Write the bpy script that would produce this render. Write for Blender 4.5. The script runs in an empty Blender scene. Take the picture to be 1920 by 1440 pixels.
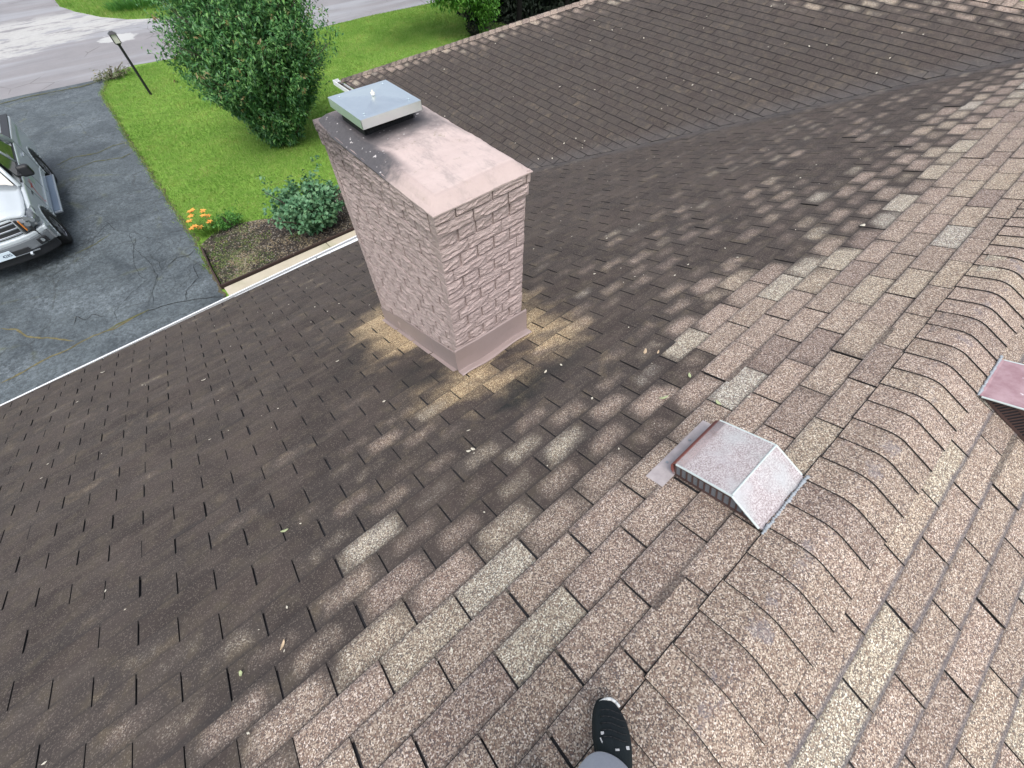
import bpy, bmesh, math, random
import numpy as np
from mathutils import Vector, Matrix, noise
random.seed(7); np.random.seed(7)
sc = bpy.context.scene
D = bpy.data
# ------------------------------------------------------------------ camera
CAM = Vector((0.34094, -0.76546, 1.824795))
R_ = Vector((0.759225805635427, -0.6508207563964388, -0.0029187498701057635))
D_ = Vector((-0.5385596427504408, -0.625735104149804, -0.5642774943546405))
F_ = Vector((0.36541714143941645, 0.4299859561406641, -0.8255800326219405))
FPX = 756.803
cd = D.cameras.new("camera"); cam = D.objects.new("camera", cd); sc.collection.objects.link(cam)
cd.sensor_width = 36; cd.lens = FPX / 1920 * 36; cd.clip_start = .02; cd.clip_end = 900
M = Matrix((( R_.x, -D_.x, -F_.x, CAM.x), (R_.y, -D_.y, -F_.y, CAM.y), (R_.z, -D_.z, -F_.z, CAM.z), (0, 0, 0, 1)))
cam.matrix_world = M
sc.camera = cam
# ------------------------------------------------------------------ world and sun (bright overcast day)
SUN_EL, SUN_AZ = math.radians(62), math.radians(215)
w = D.worlds.new("World"); sc.world = w; w.use_nodes = True
nt = w.node_tree; nt.nodes.clear()
sky = nt.nodes.new('ShaderNodeTexSky'); sky.sky_type = 'NISHITA'; sky.sun_disc = False
sky.sun_elevation = SUN_EL; sky.sun_rotation = SUN_AZ; sky.dust_density = 3.0; sky.air_density = 1.0
hs = nt.nodes.new('ShaderNodeHueSaturation'); hs.inputs['Saturation'].default_value = .45
bg = nt.nodes.new('ShaderNodeBackground'); bg.inputs[1].default_value = .15
ow = nt.nodes.new('ShaderNodeOutputWorld')
nt.links.new(sky.outputs[0], hs.inputs['Color']); nt.links.new(hs.outputs[0], bg.inputs[0]); nt.links.new(bg.outputs[0], ow.inputs[0])
sl = D.lights.new("sun", 'SUN'); sl.energy = 1.5; sl.angle = math.radians(40); sl.color = (1, .965, .92)
so = D.objects.new("sun", sl); sc.collection.objects.link(so)
sd = Vector((math.sin(SUN_AZ) * math.cos(SUN_EL), math.cos(SUN_AZ) * math.cos(SUN_EL), math.sin(SUN_EL)))
so.rotation_euler = sd.to_track_quat('Z', 'Y').to_euler(); so.location = sd * 30
sc.view_settings.view_transform = 'Standard'; sc.view_settings.look = 'None'
sc.view_settings.gamma = 1; sc.view_settings.use_curve_mapping = False
sc.view_settings.exposure = .75

# ------------------------------------------------------------------ helpers
def link(o): sc.collection.objects.link(o); return o
def tag(o, label=None, cat=None, group=None, kind=None):
    if label: o['label'] = label
    if cat: o['category'] = cat
    if group: o['group'] = group
    if kind: o['kind'] = kind
    return o
def empty(name, loc=(0, 0, 0), rot=(0, 0, 0)):
    o = D.objects.new(name, None); o.location = loc; o.rotation_euler = rot; o.empty_display_size = .1
    return link(o)
def meshobj(name, verts, faces, mat=None, parent=None, smooth=False):
    me = D.meshes.new(name); me.from_pydata([tuple(v) for v in verts], [], faces); me.update()
    o = D.objects.new(name, me); link(o)
    if mat: me.materials.append(mat)
    if parent: o.parent = parent
    if smooth: me.polygons.foreach_set('use_smooth', [True] * len(me.polygons))
    return o
def bmobj(name, bm, mat=None, parent=None, smooth=False):
    me = D.meshes.new(name); bm.to_mesh(me); bm.free(); o = D.objects.new(name, me); link(o)
    if mat: me.materials.append(mat)
    if parent: o.parent = parent
    if smooth: me.polygons.foreach_set('use_smooth', [True] * len(me.polygons))
    return o
def bevel(o, wd=.005, seg=2, ang=40):
    m = o.modifiers.new('b', 'BEVEL'); m.width = wd; m.segments = seg; m.limit_method = 'ANGLE'; m.angle_limit = math.radians(ang); return o
def box(bm, c, s, rot=None):
    r = bmesh.ops.create_cube(bm, size=1); vs = r['verts']
    bmesh.ops.scale(bm, vec=s, verts=vs)
    if rot is not None: bmesh.ops.rotate(bm, cent=(0, 0, 0), matrix=rot, verts=vs)
    bmesh.ops.translate(bm, vec=c, verts=vs); return vs
def cyl(bm, p0, p1, r0, r1=None, seg=12):
    p0, p1 = Vector(p0), Vector(p1); r1 = r0 if r1 is None else r1; d = p1 - p0
    r = bmesh.ops.create_cone(bm, cap_ends=True, segments=seg, radius1=r0, radius2=r1, depth=d.length); vs = r['verts']
    bmesh.ops.rotate(bm, cent=(0, 0, 0), matrix=d.to_track_quat('Z', 'Y').to_matrix(), verts=vs)
    bmesh.ops.translate(bm, vec=(p0 + p1) / 2, verts=vs); return vs
def prism(name, pts, a0, a1, axis, mat, parent=None, smooth=False):
    """extrude a 2D outline along an axis; axis 'x': pts are (y,z)"""
    n = len(pts); V = []
    for a in (a0, a1):
        for p in pts: V.append((a, p[0], p[1]) if axis == 'x' else ((p[0], a, p[1]) if axis == 'y' else (p[0], p[1], a)))
    Fc = [tuple(range(n))[::-1], tuple(range(n, 2 * n))] + [(i, (i + 1) % n, n + (i + 1) % n, n + i) for i in range(n)]
    o = meshobj(name, V, Fc, mat, parent, smooth)
    bm = bmesh.new(); bm.from_mesh(o.data); bmesh.ops.recalc_face_normals(bm, faces=bm.faces); bm.to_mesh(o.data); bm.free()
    return o
class NT:
    """tiny node builder"""
    def __init__(s, name, rough=.8, spec=.3, metal=0):
        s.m = D.materials.new(name); s.m.use_nodes = True; s.t = s.m.node_tree; s.b = s.t.nodes['Principled BSDF']
        s.b.inputs['Roughness'].default_value = rough; s.b.inputs['Specular IOR Level'].default_value = spec; s.b.inputs['Metallic'].default_value = metal
        s.geo = s.t.nodes.new('ShaderNodeNewGeometry')
    def n(s, ty, **k):
        x = s.t.nodes.new(ty)
        for a, b in k.items(): setattr(x, a, b)
        return x
    def L(s, a, b): s.t.links.new(a, b)
    def set(s, sock, v):
        if hasattr(v, 'is_output') or isinstance(v, bpy.types.NodeSocket): s.L(v, sock)
        else:
            try: sock.default_value = v
            except Exception: sock.default_value = (*v, 1)
    def pos(s, scale=(1, 1, 1), rot=(0, 0, 0)):
        m = s.n('ShaderNodeMapping'); s.L(s.geo.outputs['Position'], m.inputs[0]); m.inputs['Scale'].default_value = scale; m.inputs['Rotation'].default_value = rot; return m.outputs[0]
    def noise(s, scale, vec=None, detail=3, rough=.55, dist=0):
        x = s.n('ShaderNodeTexNoise'); x.inputs['Scale'].default_value = scale; x.inputs['Detail'].default_value = detail; x.inputs['Roughness'].default_value = rough; x.inputs['Distortion'].default_value = dist
        s.L(vec or s.geo.outputs['Position'], x.inputs['Vector']); return x.outputs['Fac']
    def vor(s, scale, vec=None, feature='F1', out='Distance', rnd=1):
        x = s.n('ShaderNodeTexVoronoi'); x.feature = feature; x.inputs['Scale'].default_value = scale; x.inputs['Randomness'].default_value = rnd
        s.L(vec or s.geo.outputs['Position'], x.inputs['Vector']); return x.outputs[out]
    def ramp(s, fac, a, b, lo=0., hi=1.):
        x = s.n('ShaderNodeMapRange'); x.interpolation_type = 'SMOOTHSTEP'; s.set(x.inputs[0], fac)
        x.inputs[1].default_value = a; x.inputs[2].default_value = b; x.inputs[3].default_value = lo; x.inputs[4].default_value = hi; return x.outputs[0]
    def math(s, op, a, b=0., c=None, clamp=False):
        x = s.n('ShaderNodeMath', operation=op); x.use_clamp = clamp; s.set(x.inputs[0], a); s.set(x.inputs[1], b)
        if c is not None: s.set(x.inputs[2], c)
        return x.outputs[0]
    def mix(s, f, a, b, mode='MIX'):
        x = s.n('ShaderNodeMix', data_type='RGBA', blend_type=mode)
        s.set(x.inputs[0], f)
        for sock, v in ((x.inputs[6], a), (x.inputs[7], b)):
            if isinstance(v, bpy.types.NodeSocket): s.L(v, sock)
            else: sock.default_value = (*v, 1)
        return x.outputs[2]
    def attr(s, name, out='Color'):
        x = s.n('ShaderNodeAttribute'); x.attribute_name = name; return x.outputs[out]
    def sep(s, c):
        x = s.n('ShaderNodeSeparateColor'); s.L(c, x.inputs[0]); return x.outputs
    def sepxyz(s, c=None):
        x = s.n('ShaderNodeSeparateXYZ'); s.L(c or s.geo.outputs['Position'], x.inputs[0]); return x.outputs
    def bump(s, h, strength=.5, dist=.01, prev=None):
        x = s.n('ShaderNodeBump'); x.inputs['Strength'].default_value = strength; x.inputs['Distance'].default_value = dist; s.L(h, x.inputs['Height'])
        if prev: s.L(prev, x.inputs['Normal'])
        s.L(x.outputs[0], s.b.inputs['Normal']); return x.outputs[0]
    def col(s, c): s.set(s.b.inputs['Base Color'], c if isinstance(c, bpy.types.NodeSocket) else (*c, 1)); return s.m
def flat(name, c, rough=.6, metal=0, spec=.4, var=.12, sc_=30):
    k = NT(name, rough, spec, metal); n = k.noise(sc_, detail=3)
    k.col(k.mix(n, tuple(x * (1 - var) for x in c), tuple(min(1, x * (1 + var)) for x in c))); return k.m

# ------------------------------------------------------------------ shingle material
def shingle_material():
    k = NT('weathered_asphalt_shingle', .93, .25)
    a = k.sep(k.attr('tint')); clean, r1, r2 = a[0], a[1], a[2]; blue = k.attr('tint', 'Alpha')
    uv = k.n('ShaderNodeUVMap'); uv.uv_map = 'uv'; s = k.sepxyz(uv.outputs[0]); u, v = s[0], s[1]
    eu = k.math('MINIMUM', u, k.math('SUBTRACT', 1., u))                   # nearness to a slot
    edge = k.ramp(eu, .0, .30, 0, 1)
    ev = k.ramp(v, -.05, .35, 0, 1); evt = k.ramp(v, 1.05, .50, 0, 1)
    body = k.math('MULTIPLY', edge, k.math('MULTIPLY', k.math('MULTIPLY_ADD', ev, .5, .5), k.math('MULTIPLY_ADD', evt, .75, .25)))
    n1 = k.noise(3.2, detail=4, rough=.6); n2 = k.noise(24, detail=4, rough=.7); n3 = k.noise(11, detail=3)
    f = k.math('ADD', k.math('MULTIPLY', clean, 1.5), k.math('MULTIPLY', k.math('SUBTRACT', r1, .5), k.ramp(clean, -.1, .6, .38, .78)))
    f = k.math('ADD', f, k.math('MULTIPLY', k.math('SUBTRACT', n1, .5), .75))
    f = k.math('ADD', f, k.math('MULTIPLY', k.math('SUBTRACT', n3, .5), .55))
    f = k.math('ADD', f, k.math('MULTIPLY', k.math('SUBTRACT', n2, .5), .35))
    wgt = k.ramp(clean, .45, 1.0, .75, .18)                               # patches hug the middle of the tab only where half stained
    f = k.math('SUBTRACT', f, k.math('MULTIPLY', k.math('SUBTRACT', 1., body), wgt))
    f = k.ramp(f, .02, 1.12)
    # granules
    wn = k.n('ShaderNodeTexWhiteNoise'); wn.noise_dimensions = '3D'
    vo = k.n('ShaderNodeTexVoronoi'); vo.inputs['Scale'].default_value = 285; k.L(k.geo.outputs['Position'], vo.inputs['Vector']); k.L(vo.outputs['Position'], wn.inputs[0])
    g = wn.outputs['Value']
    cr = k.n('ShaderNodeValToRGB'); k.L(g, cr.inputs[0]); cr.color_ramp.interpolation = 'CONSTANT'
    e = cr.color_ramp.elements; e[0].position = 0; e[0].color = (.105, .088, .082, 1); e[1].position = .20; e[1].color = (.162, .114, .092, 1)
    for p_, c_ in ((.40, (.215, .168, .132, 1)), (.60, (.315, .262, .215, 1)), (.79, (.425, .368, .30, 1)), (.94, (.56, .51, .45, 1))):
        x = e.new(p_); x.color = c_
    gran = cr.outputs[0]
    tone = k.n('ShaderNodeValToRGB'); k.L(r2, tone.inputs[0])
    e = tone.color_ramp.elements; e[0].position = 0; e[0].color = (.76, .71, .73, 1); e[1].position = 1; e[1].color = (1.10, 1.19, 1.23, 1)
    for p_, c_ in ((.3, (.93, .89, .87, 1)), (.55, (1.0, .94, .94, 1)), (.78, (1.05, 1.03, .97, 1)), (.92, (1.10, 1.15, 1.10, 1))):
        x = e.new(p_); x.color = c_
    cl = k.mix(1., gran, tone.outputs[0], 'MULTIPLY')
    cl = k.mix(1., cl, k.mix(n2, (.97, .985, 1.0), (1.36, 1.38, 1.39)), 'MULTIPLY')
    # grey scuffs where granules are lost
    sc1 = k.ramp(k.math('SUBTRACT', k.noise(9, detail=6, rough=.8), k.math('MULTIPLY', k.attr('wash', 'Fac'), .10)), .63, .70)
    cl = k.mix(k.math('MULTIPLY', sc1, .40), cl, (.17, .165, .19))
    # stained state
    st = k.mix(k.ramp(n1, .3, .7), (.040, .032, .030), (.070, .055, .049))
    st = k.mix(k.math('MULTIPLY', k.ramp(k.noise(1., k.pos((2.2, 14, 14)), 4, .7), .5, .72), .55), st, (.105, .088, .074))
    st = k.mix(k.math('MULTIPLY', r1, .5), st, (.066, .058, .054))
    st = k.mix(k.ramp(n3, .45, .8), st, (.080, .066, .052))
    st = k.mix(k.math('MULTIPLY', k.ramp(g, .80, 1.), .55), st, (.20, .17, .145))
    dkn = k.math('ADD', k.math('MULTIPLY', clean, -1.), k.math('MULTIPLY', k.math('SUBTRACT', n1, .5), .5)); st = k.mix(k.ramp(dkn, .02, .5), st, k.mix(g, (.016, .017, .018), (.034, .034, .033)))
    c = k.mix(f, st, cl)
    # pale, yellowish zinc-washed granules around the chimney
    zn = k.attr('wash', 'Fac')
    zz = k.ramp(k.math('ADD', zn, k.math('ADD', k.math('MULTIPLY', k.math('SUBTRACT', n3, .5), .5), k.math('MULTIPLY', k.math('SUBTRACT', r1, .5), .35))), .08, 1.0)
    c = k.mix(zz, c, k.mix(1., gran, (1.48, 1.36, 1.02), 'MULTIPLY'))
    c = k.mix(k.math('MULTIPLY', k.ramp(k.math('ADD', blue, k.math('MULTIPLY', k.math('SUBTRACT', n3, .5), .7)), .25, 1.), .26), c, (.092, .098, .108))
    # grime along the lower edge of the course above
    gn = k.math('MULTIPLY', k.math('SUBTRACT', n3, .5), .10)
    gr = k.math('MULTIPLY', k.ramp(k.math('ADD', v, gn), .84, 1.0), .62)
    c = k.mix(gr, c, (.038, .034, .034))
    bt = k.math('MULTIPLY', k.math('MULTIPLY', k.ramp(k.math('ADD', v, gn), .15, .03), k.attr('band', 'Fac')), f); c = k.mix(bt, c, k.mix(g, (.085, .078, .084), (.15, .135, .14)))  # worn grey butt band; also paints the shadow bands along the courses
    ge = k.math('MULTIPLY', k.ramp(eu, .035, .0), .45); c = k.mix(ge, c, (.045, .04, .038))
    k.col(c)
    h = k.math('ADD', k.math('MULTIPLY', g, .35), k.math('MULTIPLY', n2, .6))
    k.bump(h, .55, .004)
    return k.m
M_SH = shingle_material()
M_CUT = flat('black_asphalt_cut_edge', (.014, .013, .014), .9, var=.5, sc_=80)
TH = math.radians(20.6); CT, ST, TT = math.cos(TH), math.sin(TH), math.tan(TH)
YR, ZR = -1.18, .4437           # crest of the main ridge
TAB, EXP = .3048, .127
class Plane:
    def __init__(s, O, e, up, n): s.O, s.e, s.up, s.n = map(Vector, (O, e, up, n))
    def P(s, a, u, h=0): return s.O + s.e * a + s.up * u + s.n * h
PA = Plane((0, 0, 0), (1, 0, 0), (0, -CT, ST), (0, ST, CT))                      # street slope; a = x, u up the slope
PB = Plane((0, YR, ZR), (1, 0, 0), (0, CT, ST), (0, -ST, CT))                    # back slope; u is negative going down
PC = Plane((8.25, 0, 0), (0, 1, 0), (CT, 0, ST), (-ST, 0, CT))                   # wing slope; a = y
def clip(poly, f):
    out = []; n = len(poly)
    for i in range(n):
        p, q = poly[i], poly[(i + 1) % n]; fp, fq = f(p), f(q)
        if fp >= 0: out.append(p)
        if (fp >= 0) != (fq >= 0):
            t = fp / (fp - fq); out.append(tuple(p[j] + (q[j] - p[j]) * t for j in range(len(p))))
    return out
def smooth(a, b, x):
    t = max(0, min(1, (x - a) / (b - a))); return t * t * (3 - 2 * t)
def pix(p):
    d = Vector(p) - CAM; z = d.dot(F_)
    if z < .05: return None
    return (960 + FPX * d.dot(R_) / z, 720 + FPX * d.dot(D_) / z)
def vn(x, y, s=1., seed=0): return noise.noise(Vector((x * s, y * s, seed)))
def fA(x, u):
    """how little algae stain is left on the street slope (1 = clean), and the zinc wash round the chimney"""
    u0 = .60 - .38 * smooth(1.0, 2.2, x) + .12 * smooth(5.5, 7.5, x)
    c = smooth(u0 - .85, u0 + .55, u + .25 * vn(x, u, .8, 3) + .16 * vn(x, u, 2.5, 5))
    c *= 1 - .30 * smooth(2.5, 4.5, x) * smooth(1.0, .5, u)
    c = max(c, .30 * smooth(-1.8, .1, u) * smooth(-1., 1., x))
    dx = max(1.03 - x, x - 1.60, 0); dz = max(-1.8 - u, u + .55, 0)
    g = math.exp(-((dx / .26) ** 2)) * math.exp(-((dz / .30) ** 2))
    if u < -2.1: g *= max(0., 1 - (-2.1 - u) / .6)
    g *= smooth(-.38, .2, vn(x, u, 2.6, 9) + .25 * vn(x, u, 9, 2) + .12)
    nz = .55 + 1.1 * (vn(x, u, 3.1, 31) + .6 * vn(x, u, 8, 33)); dk = nz * (.62 * math.exp(-(((x - .60) / .26) ** 2 + ((u + 1.45) / .65) ** 2)) + 1.35 * math.exp(-(((x - 1.28) / .42) ** 2 + ((u + .17) / .20) ** 2)) + .9 * math.exp(-(((x - 2.1) / .8) ** 2 + ((u + .02) / .22) ** 2)) + 1.0 * math.exp(-(((x - 1.75) / .35) ** 2 + ((u - .50) / .20) ** 2)))
    val = 8.25 - (x + u * -CT)       # distance to the valley
    b = 1 - smooth(.0, .42, abs(val) / 1.414)
    dk += .9 * math.exp(-(((x - .88) / .16) ** 2 + ((u + .78) / .22) ** 2)) + .75 * max(0, vn(x, u, 1.5, 17) - .05) * smooth(.9, 1.6, x) * smooth(.75, .3, abs(u - .45)) * smooth(5, 3, x) * 2.2
    g *= 1 - .85 * math.exp(-(((x - .90) / .17) ** 2 + ((u + .78) / .2) ** 2))
    stk = .55 * smooth(.12, .5, vn(x * .9, u * 1.6, 1.3, 23)) * smooth(-.9, -.2, u) * smooth(1.2, .6, x)
    return max(-.6, max(c, stk) * (1 - .8 * b) - .62 * dk), .95 * g, b
def fB(x, u): return 1 - .35 * smooth(1.3, 2.6, -u + .3 * vn(x, u, 1.2, 8)), 0, 0
def fC(y, u):
    x = 8.25 + u * CT
    hip = (13.30 - y - x) / 1.414
    c = .55 * smooth(.55, .12, hip + .12 * vn(y, u, 2.4, 4)) + .55 * smooth(-.55, .75, u - .30 + .35 * vn(y, u, 1., 6) + .2 * vn(y, u, 3, 2))
    b = 1 - smooth(0., .38, (x + y - 8.25) / 1.414)
    return min(.62, c - .14 * (1 - smooth(0, .4, c))) * (1 - .7 * b), 0, b * .95
PALE = ((.13, .08, .9), (.49, .57, .8), (.84, -.41, .5), (2.03, .31, .7), (2.71, .44, .8), (4.09, .61, .9), (.33, .83, .5), (-.14, -.09, .2), (5.3, .55, .5))  # tabs whitened in colour to imitate their sheen
def tabs(pl, slot_even, u_of, brange, arange, clips, fn, a0=0., lift=0., band=.35):
    """every visible tab as a clipped convex polygon: list of dict(verts, faces, uv, tint, wash, area)"""
    out = []
    for b in brange:
        ub = u_of(b)
        for i in arange:
            if slot_even(i, b): continue_ = False
            else: continue
            a = a0 + i * TAB / 2
            rr = random.Random(i * 7919 + b * 104729 + int(a0 * 100)); r1, r2 = rr.random(), rr.random()
            g0, g1 = .0026 + .0018 * rr.random(), .0026 + .0018 * rr.random()
            wob = .0016
            x0, x1 = a + g0 + rr.uniform(-wob, wob), a + TAB - g1 + rr.uniform(-wob, wob)
            yb0, yb1 = rr.uniform(-.0022, .0022), rr.uniform(-.0022, .0022)
            hb = .0095 + rr.uniform(-.0008, .0014) + (rr.uniform(.002, .005) if rr.random() < .07 else 0)
            pale = max([w_ for px_, pu_, w_ in PALE if pl is PA and x0 <= px_ < x1 and ub <= pu_ < ub + EXP] or [0])
            if pale: r1, r2 = .62 + .3 * pale, .84 + .13 * pale
            # butt edge split in 2 for slight unevenness
            xm = (x0 + x1) / 2
            P = [(x0 + rr.uniform(-.001, .001), ub + yb0), (xm, ub + (yb0 + yb1) / 2 + rr.uniform(-.0012, .0012)), (x1 + rr.uniform(-.001, .001), ub + yb1), (x1, ub + EXP * 1.13), (x0, ub + EXP * 1.13)]
            for c in clips:
                P = clip(P, c)
                if len(P) < 3: break
            if len(P) < 3: continue
            top = [lambda u: hb - .0045 * (u - ub) / EXP][0]
            V = []; UV = []; T = []; W = []
            for h0 in (0, -.0038):
                for (x, u) in P:
                    if h0: x, u = x + (x - xm) * .004, (u - .0026 if u < ub + .01 else u)
                    V.append(pl.P(x, u, top(u) + h0 + lift)); UV.append(((x - a) / TAB, (u - ub) / EXP))
                    c_, z_, b_ = fn(x, u); c_ += .30 * pale * (1 - max(0, c_)); T.append((c_, r1, r2, b_)); W.append(z_)
            n = len(P)
            Fc = [tuple(range(n)), tuple(range(2 * n - 1, n - 1, -1))] + [(i2, n + i2, n + (i2 + 1) % n, (i2 + 1) % n) for i2 in range(n)]
            if pl.e.cross(pl.up).dot(pl.n) < 0: Fc = [tuple(reversed(f)) for f in Fc]
            ctr = pl.P(sum(p[0] for p in P) / n, sum(p[1] for p in P) / n)
            q = [pix(V[j]) for j in range(n)]; area = 0
            if all(q):
                if any(-40 < k[0] < 1960 and -40 < k[1] < 1480 for k in q):
                    area = abs(sum(q[j][0] * q[(j + 1) % n][1] - q[(j + 1) % n][0] * q[j][1] for j in range(n))) / 2
            out.append(dict(V=V, F=Fc, UV=UV, T=T, W=W, area=area, c=ctr, M=[0, 1] + [1] * n, B=[band] * len(V)))
    return out
def build_tabs(name, L, mat, parent, origin=None):
    V = []; F = []; UV = []; T = []; W = []
    for t in L:
        k = len(V); V += t['V']; F += [tuple(i + k for i in f) for f in t['F']]; UV += t['UV']; T += t['T']; W += t['W']
    o0 = origin or Vector((0, 0, 0))
    me = D.meshes.new(name); me.from_pydata([tuple(v - o0) for v in V], [], F); me.materials.append(mat); me.materials.append(M_CUT)
    if any('M' in t for t in L): me.polygons.foreach_set('material_index', [m_ for t in L for m_ in t['M']])
    uvl = me.uv_layers.new(name='uv'); li = np.zeros(len(me.loops), dtype=np.int32); me.loops.foreach_get('vertex_index', li)
    uvl.data.foreach_set('uv', np.array(UV, dtype=np.float32)[li].ravel())
    bb = me.attributes.new('band', 'FLOAT', 'POINT'); bb.data.foreach_set('value', np.array([q for t in L for q in t.get('B', [0] * len(t['V']))], dtype=np.float32))
    at = me.attributes.new('tint', 'FLOAT_COLOR', 'POINT'); at.data.foreach_set('color', np.array(T, dtype=np.float32).ravel())
    aw = me.attributes.new('wash', 'FLOAT', 'POINT'); aw.data.foreach_set('value', np.array(W, dtype=np.float32))
    o = D.objects.new(name, me); link(o); o.location = o0
    if parent: o.parent = parent
    return o

# ------------------------------------------------------------------ house with its roof
house = tag(empty('house', (3, 1.5, -4.6)), 'house whose brown shingle roof with ridge, valley and hipped wing fills the picture', 'house')
HI = Matrix.Translation(-Vector((3, 1.5, -4.6)))
def hp(o):      # parent to the house keeping world coordinates
    o.parent = house; o.matrix_parent_inverse = HI; return o
def sub(o, par):
    o.parent = par; return o
M_DECK = flat('dark_asphalt_underlayer', (.024, .023, .026), .9, var=.4, sc_=60)
EA = lambda x: 4.045 + .035 * x            # y of the street eave
def slab(name, pts, n, th=.09, mat=None):
    V = [Vector(p) for p in pts]; n = Vector(n); m = len(V)
    W = V + [v - n * th for v in V]
    F = [tuple(range(m)), tuple(range(2 * m - 1, m - 1, -1))] + [(i, m + i, m + (i + 1) % m, (i + 1) % m) for i in range(m)]
    o = meshobj(name, W, F, mat)
    bm = bmesh.new(); bm.from_mesh(o.data); bmesh.ops.recalc_face_normals(bm, faces=bm.faces); bm.to_mesh(o.data); bm.free()
    return o
XL, XR_ = -4.2, 13.5
XCR = 9.274; ZCR = (XCR - 8.25) * TT        # wing ridge
yA = lambda z: -z / TT
def pA(x, y): return (x, y, -y * TT)
yv = 8.25 - 4.17
slA = hp(slab('roof_slope', [pA(XL, YR), pA(XR_, YR), pA(8.25 - YR, YR), pA(4.22, 4.03), pA(4.22, EA(4.2)), pA(XL, EA(XL))], PA.n, .05, M_DECK))
slA['label'] = 'dark stained roof slope running down to the white gutter'
slB = hp(slab('roof_slope', [(XL, YR, ZR), (XR_, YR, ZR), (XR_, YR - 4.6, ZR - 4.6 * TT), (XL, YR - 4.6, ZR - 4.6 * TT)], PB.n, .05, M_DECK))
slB['label'] = 'light tan roof slope behind the ridge caps'
pC = lambda x, y: (x, y, (x - 8.25) * TT)
YH = 13.30
slC = hp(slab('roof_slope', [pC(4.15, 8.25 - 4.15), pC(4.15, YH - 4.15), pC(XCR, YH - XCR), pC(XCR, 8.25 - XCR)], PC.n, .05, M_DECK))
slC['label'] = 'dark wing roof slope between valley and hip'
slH = hp(slab('roof_slope', [pC(4.15, YH - 4.15), (XCR + XCR - 4.15, YH - 4.15, (4.15 - 8.25) * TT), pC(XCR, YH - XCR)], (0, ST, CT), .05, M_DECK))
slE = hp(slab('roof_slope', [pC(XCR, YH - XCR), (2 * XCR - 4.15, YH - 4.15, (4.15 - 8.25) * TT), (2 * XCR - 4.15, 0, (4.15 - 8.25) * TT), (XCR, 8.25 - XCR, ZCR)], (ST, 0, CT), .05, M_DECK))
capA = 8.73 * EXP
vy = lambda p: p[0]          # a, u -> plane tests
tA = tabs(PA, lambda i, b: (i + b) % 2 == 0, lambda b: b * EXP, range(-36, 10), range(-28, 70),
          [lambda p: (8.25 + .012) - (p[0] - p[1] * CT), lambda p: (EA(p[0]) + .002) - (-p[1] * CT), lambda p: 9.55 * EXP - p[1]], fA)
sB0 = .2555
tB = tabs(PB, lambda i, b: (i + b) % 2 == 0, lambda b: -(sB0 + (b + 1) * EXP), range(-1, 34), range(-34, 60),
          [lambda p: -.10 - p[1]], fB, a0=1.3496, band=.85)
uC0 = -1.930
tC = tabs(PC, lambda i, b: (i + b) % 2 == 0, lambda b: uC0 - b * EXP - EXP, range(-24, 20), range(-38, 34),
          [lambda p: (8.25 + p[1] * CT) + p[0] - 8.25 + .004, lambda p: (YH + .0) - (8.25 + p[1] * CT) - p[0] - .0, lambda p: (XCR - .02) - (8.25 + p[1] * CT), lambda p: (8.25 + p[1] * CT) - 4.13], fC, a0=4.533, lift=.006, band=.25)
allt = [(t, 'A') for t in tA] + [(t, 'B') for t in tB] + [(t, 'C') for t in tC]
allt.sort(key=lambda k: -k[0]['area'])
single, rest = allt[:299], allt[299:]
SL = {'A': slA, 'B': slB, 'C': slC}
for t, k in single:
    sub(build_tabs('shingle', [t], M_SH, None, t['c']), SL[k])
for k in 'ABC':
    o = sub(build_tabs('shingles', [t for t, kk in rest if kk == k], M_SH, None), SL[k]); o['kind'] = 'stuff'

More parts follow.
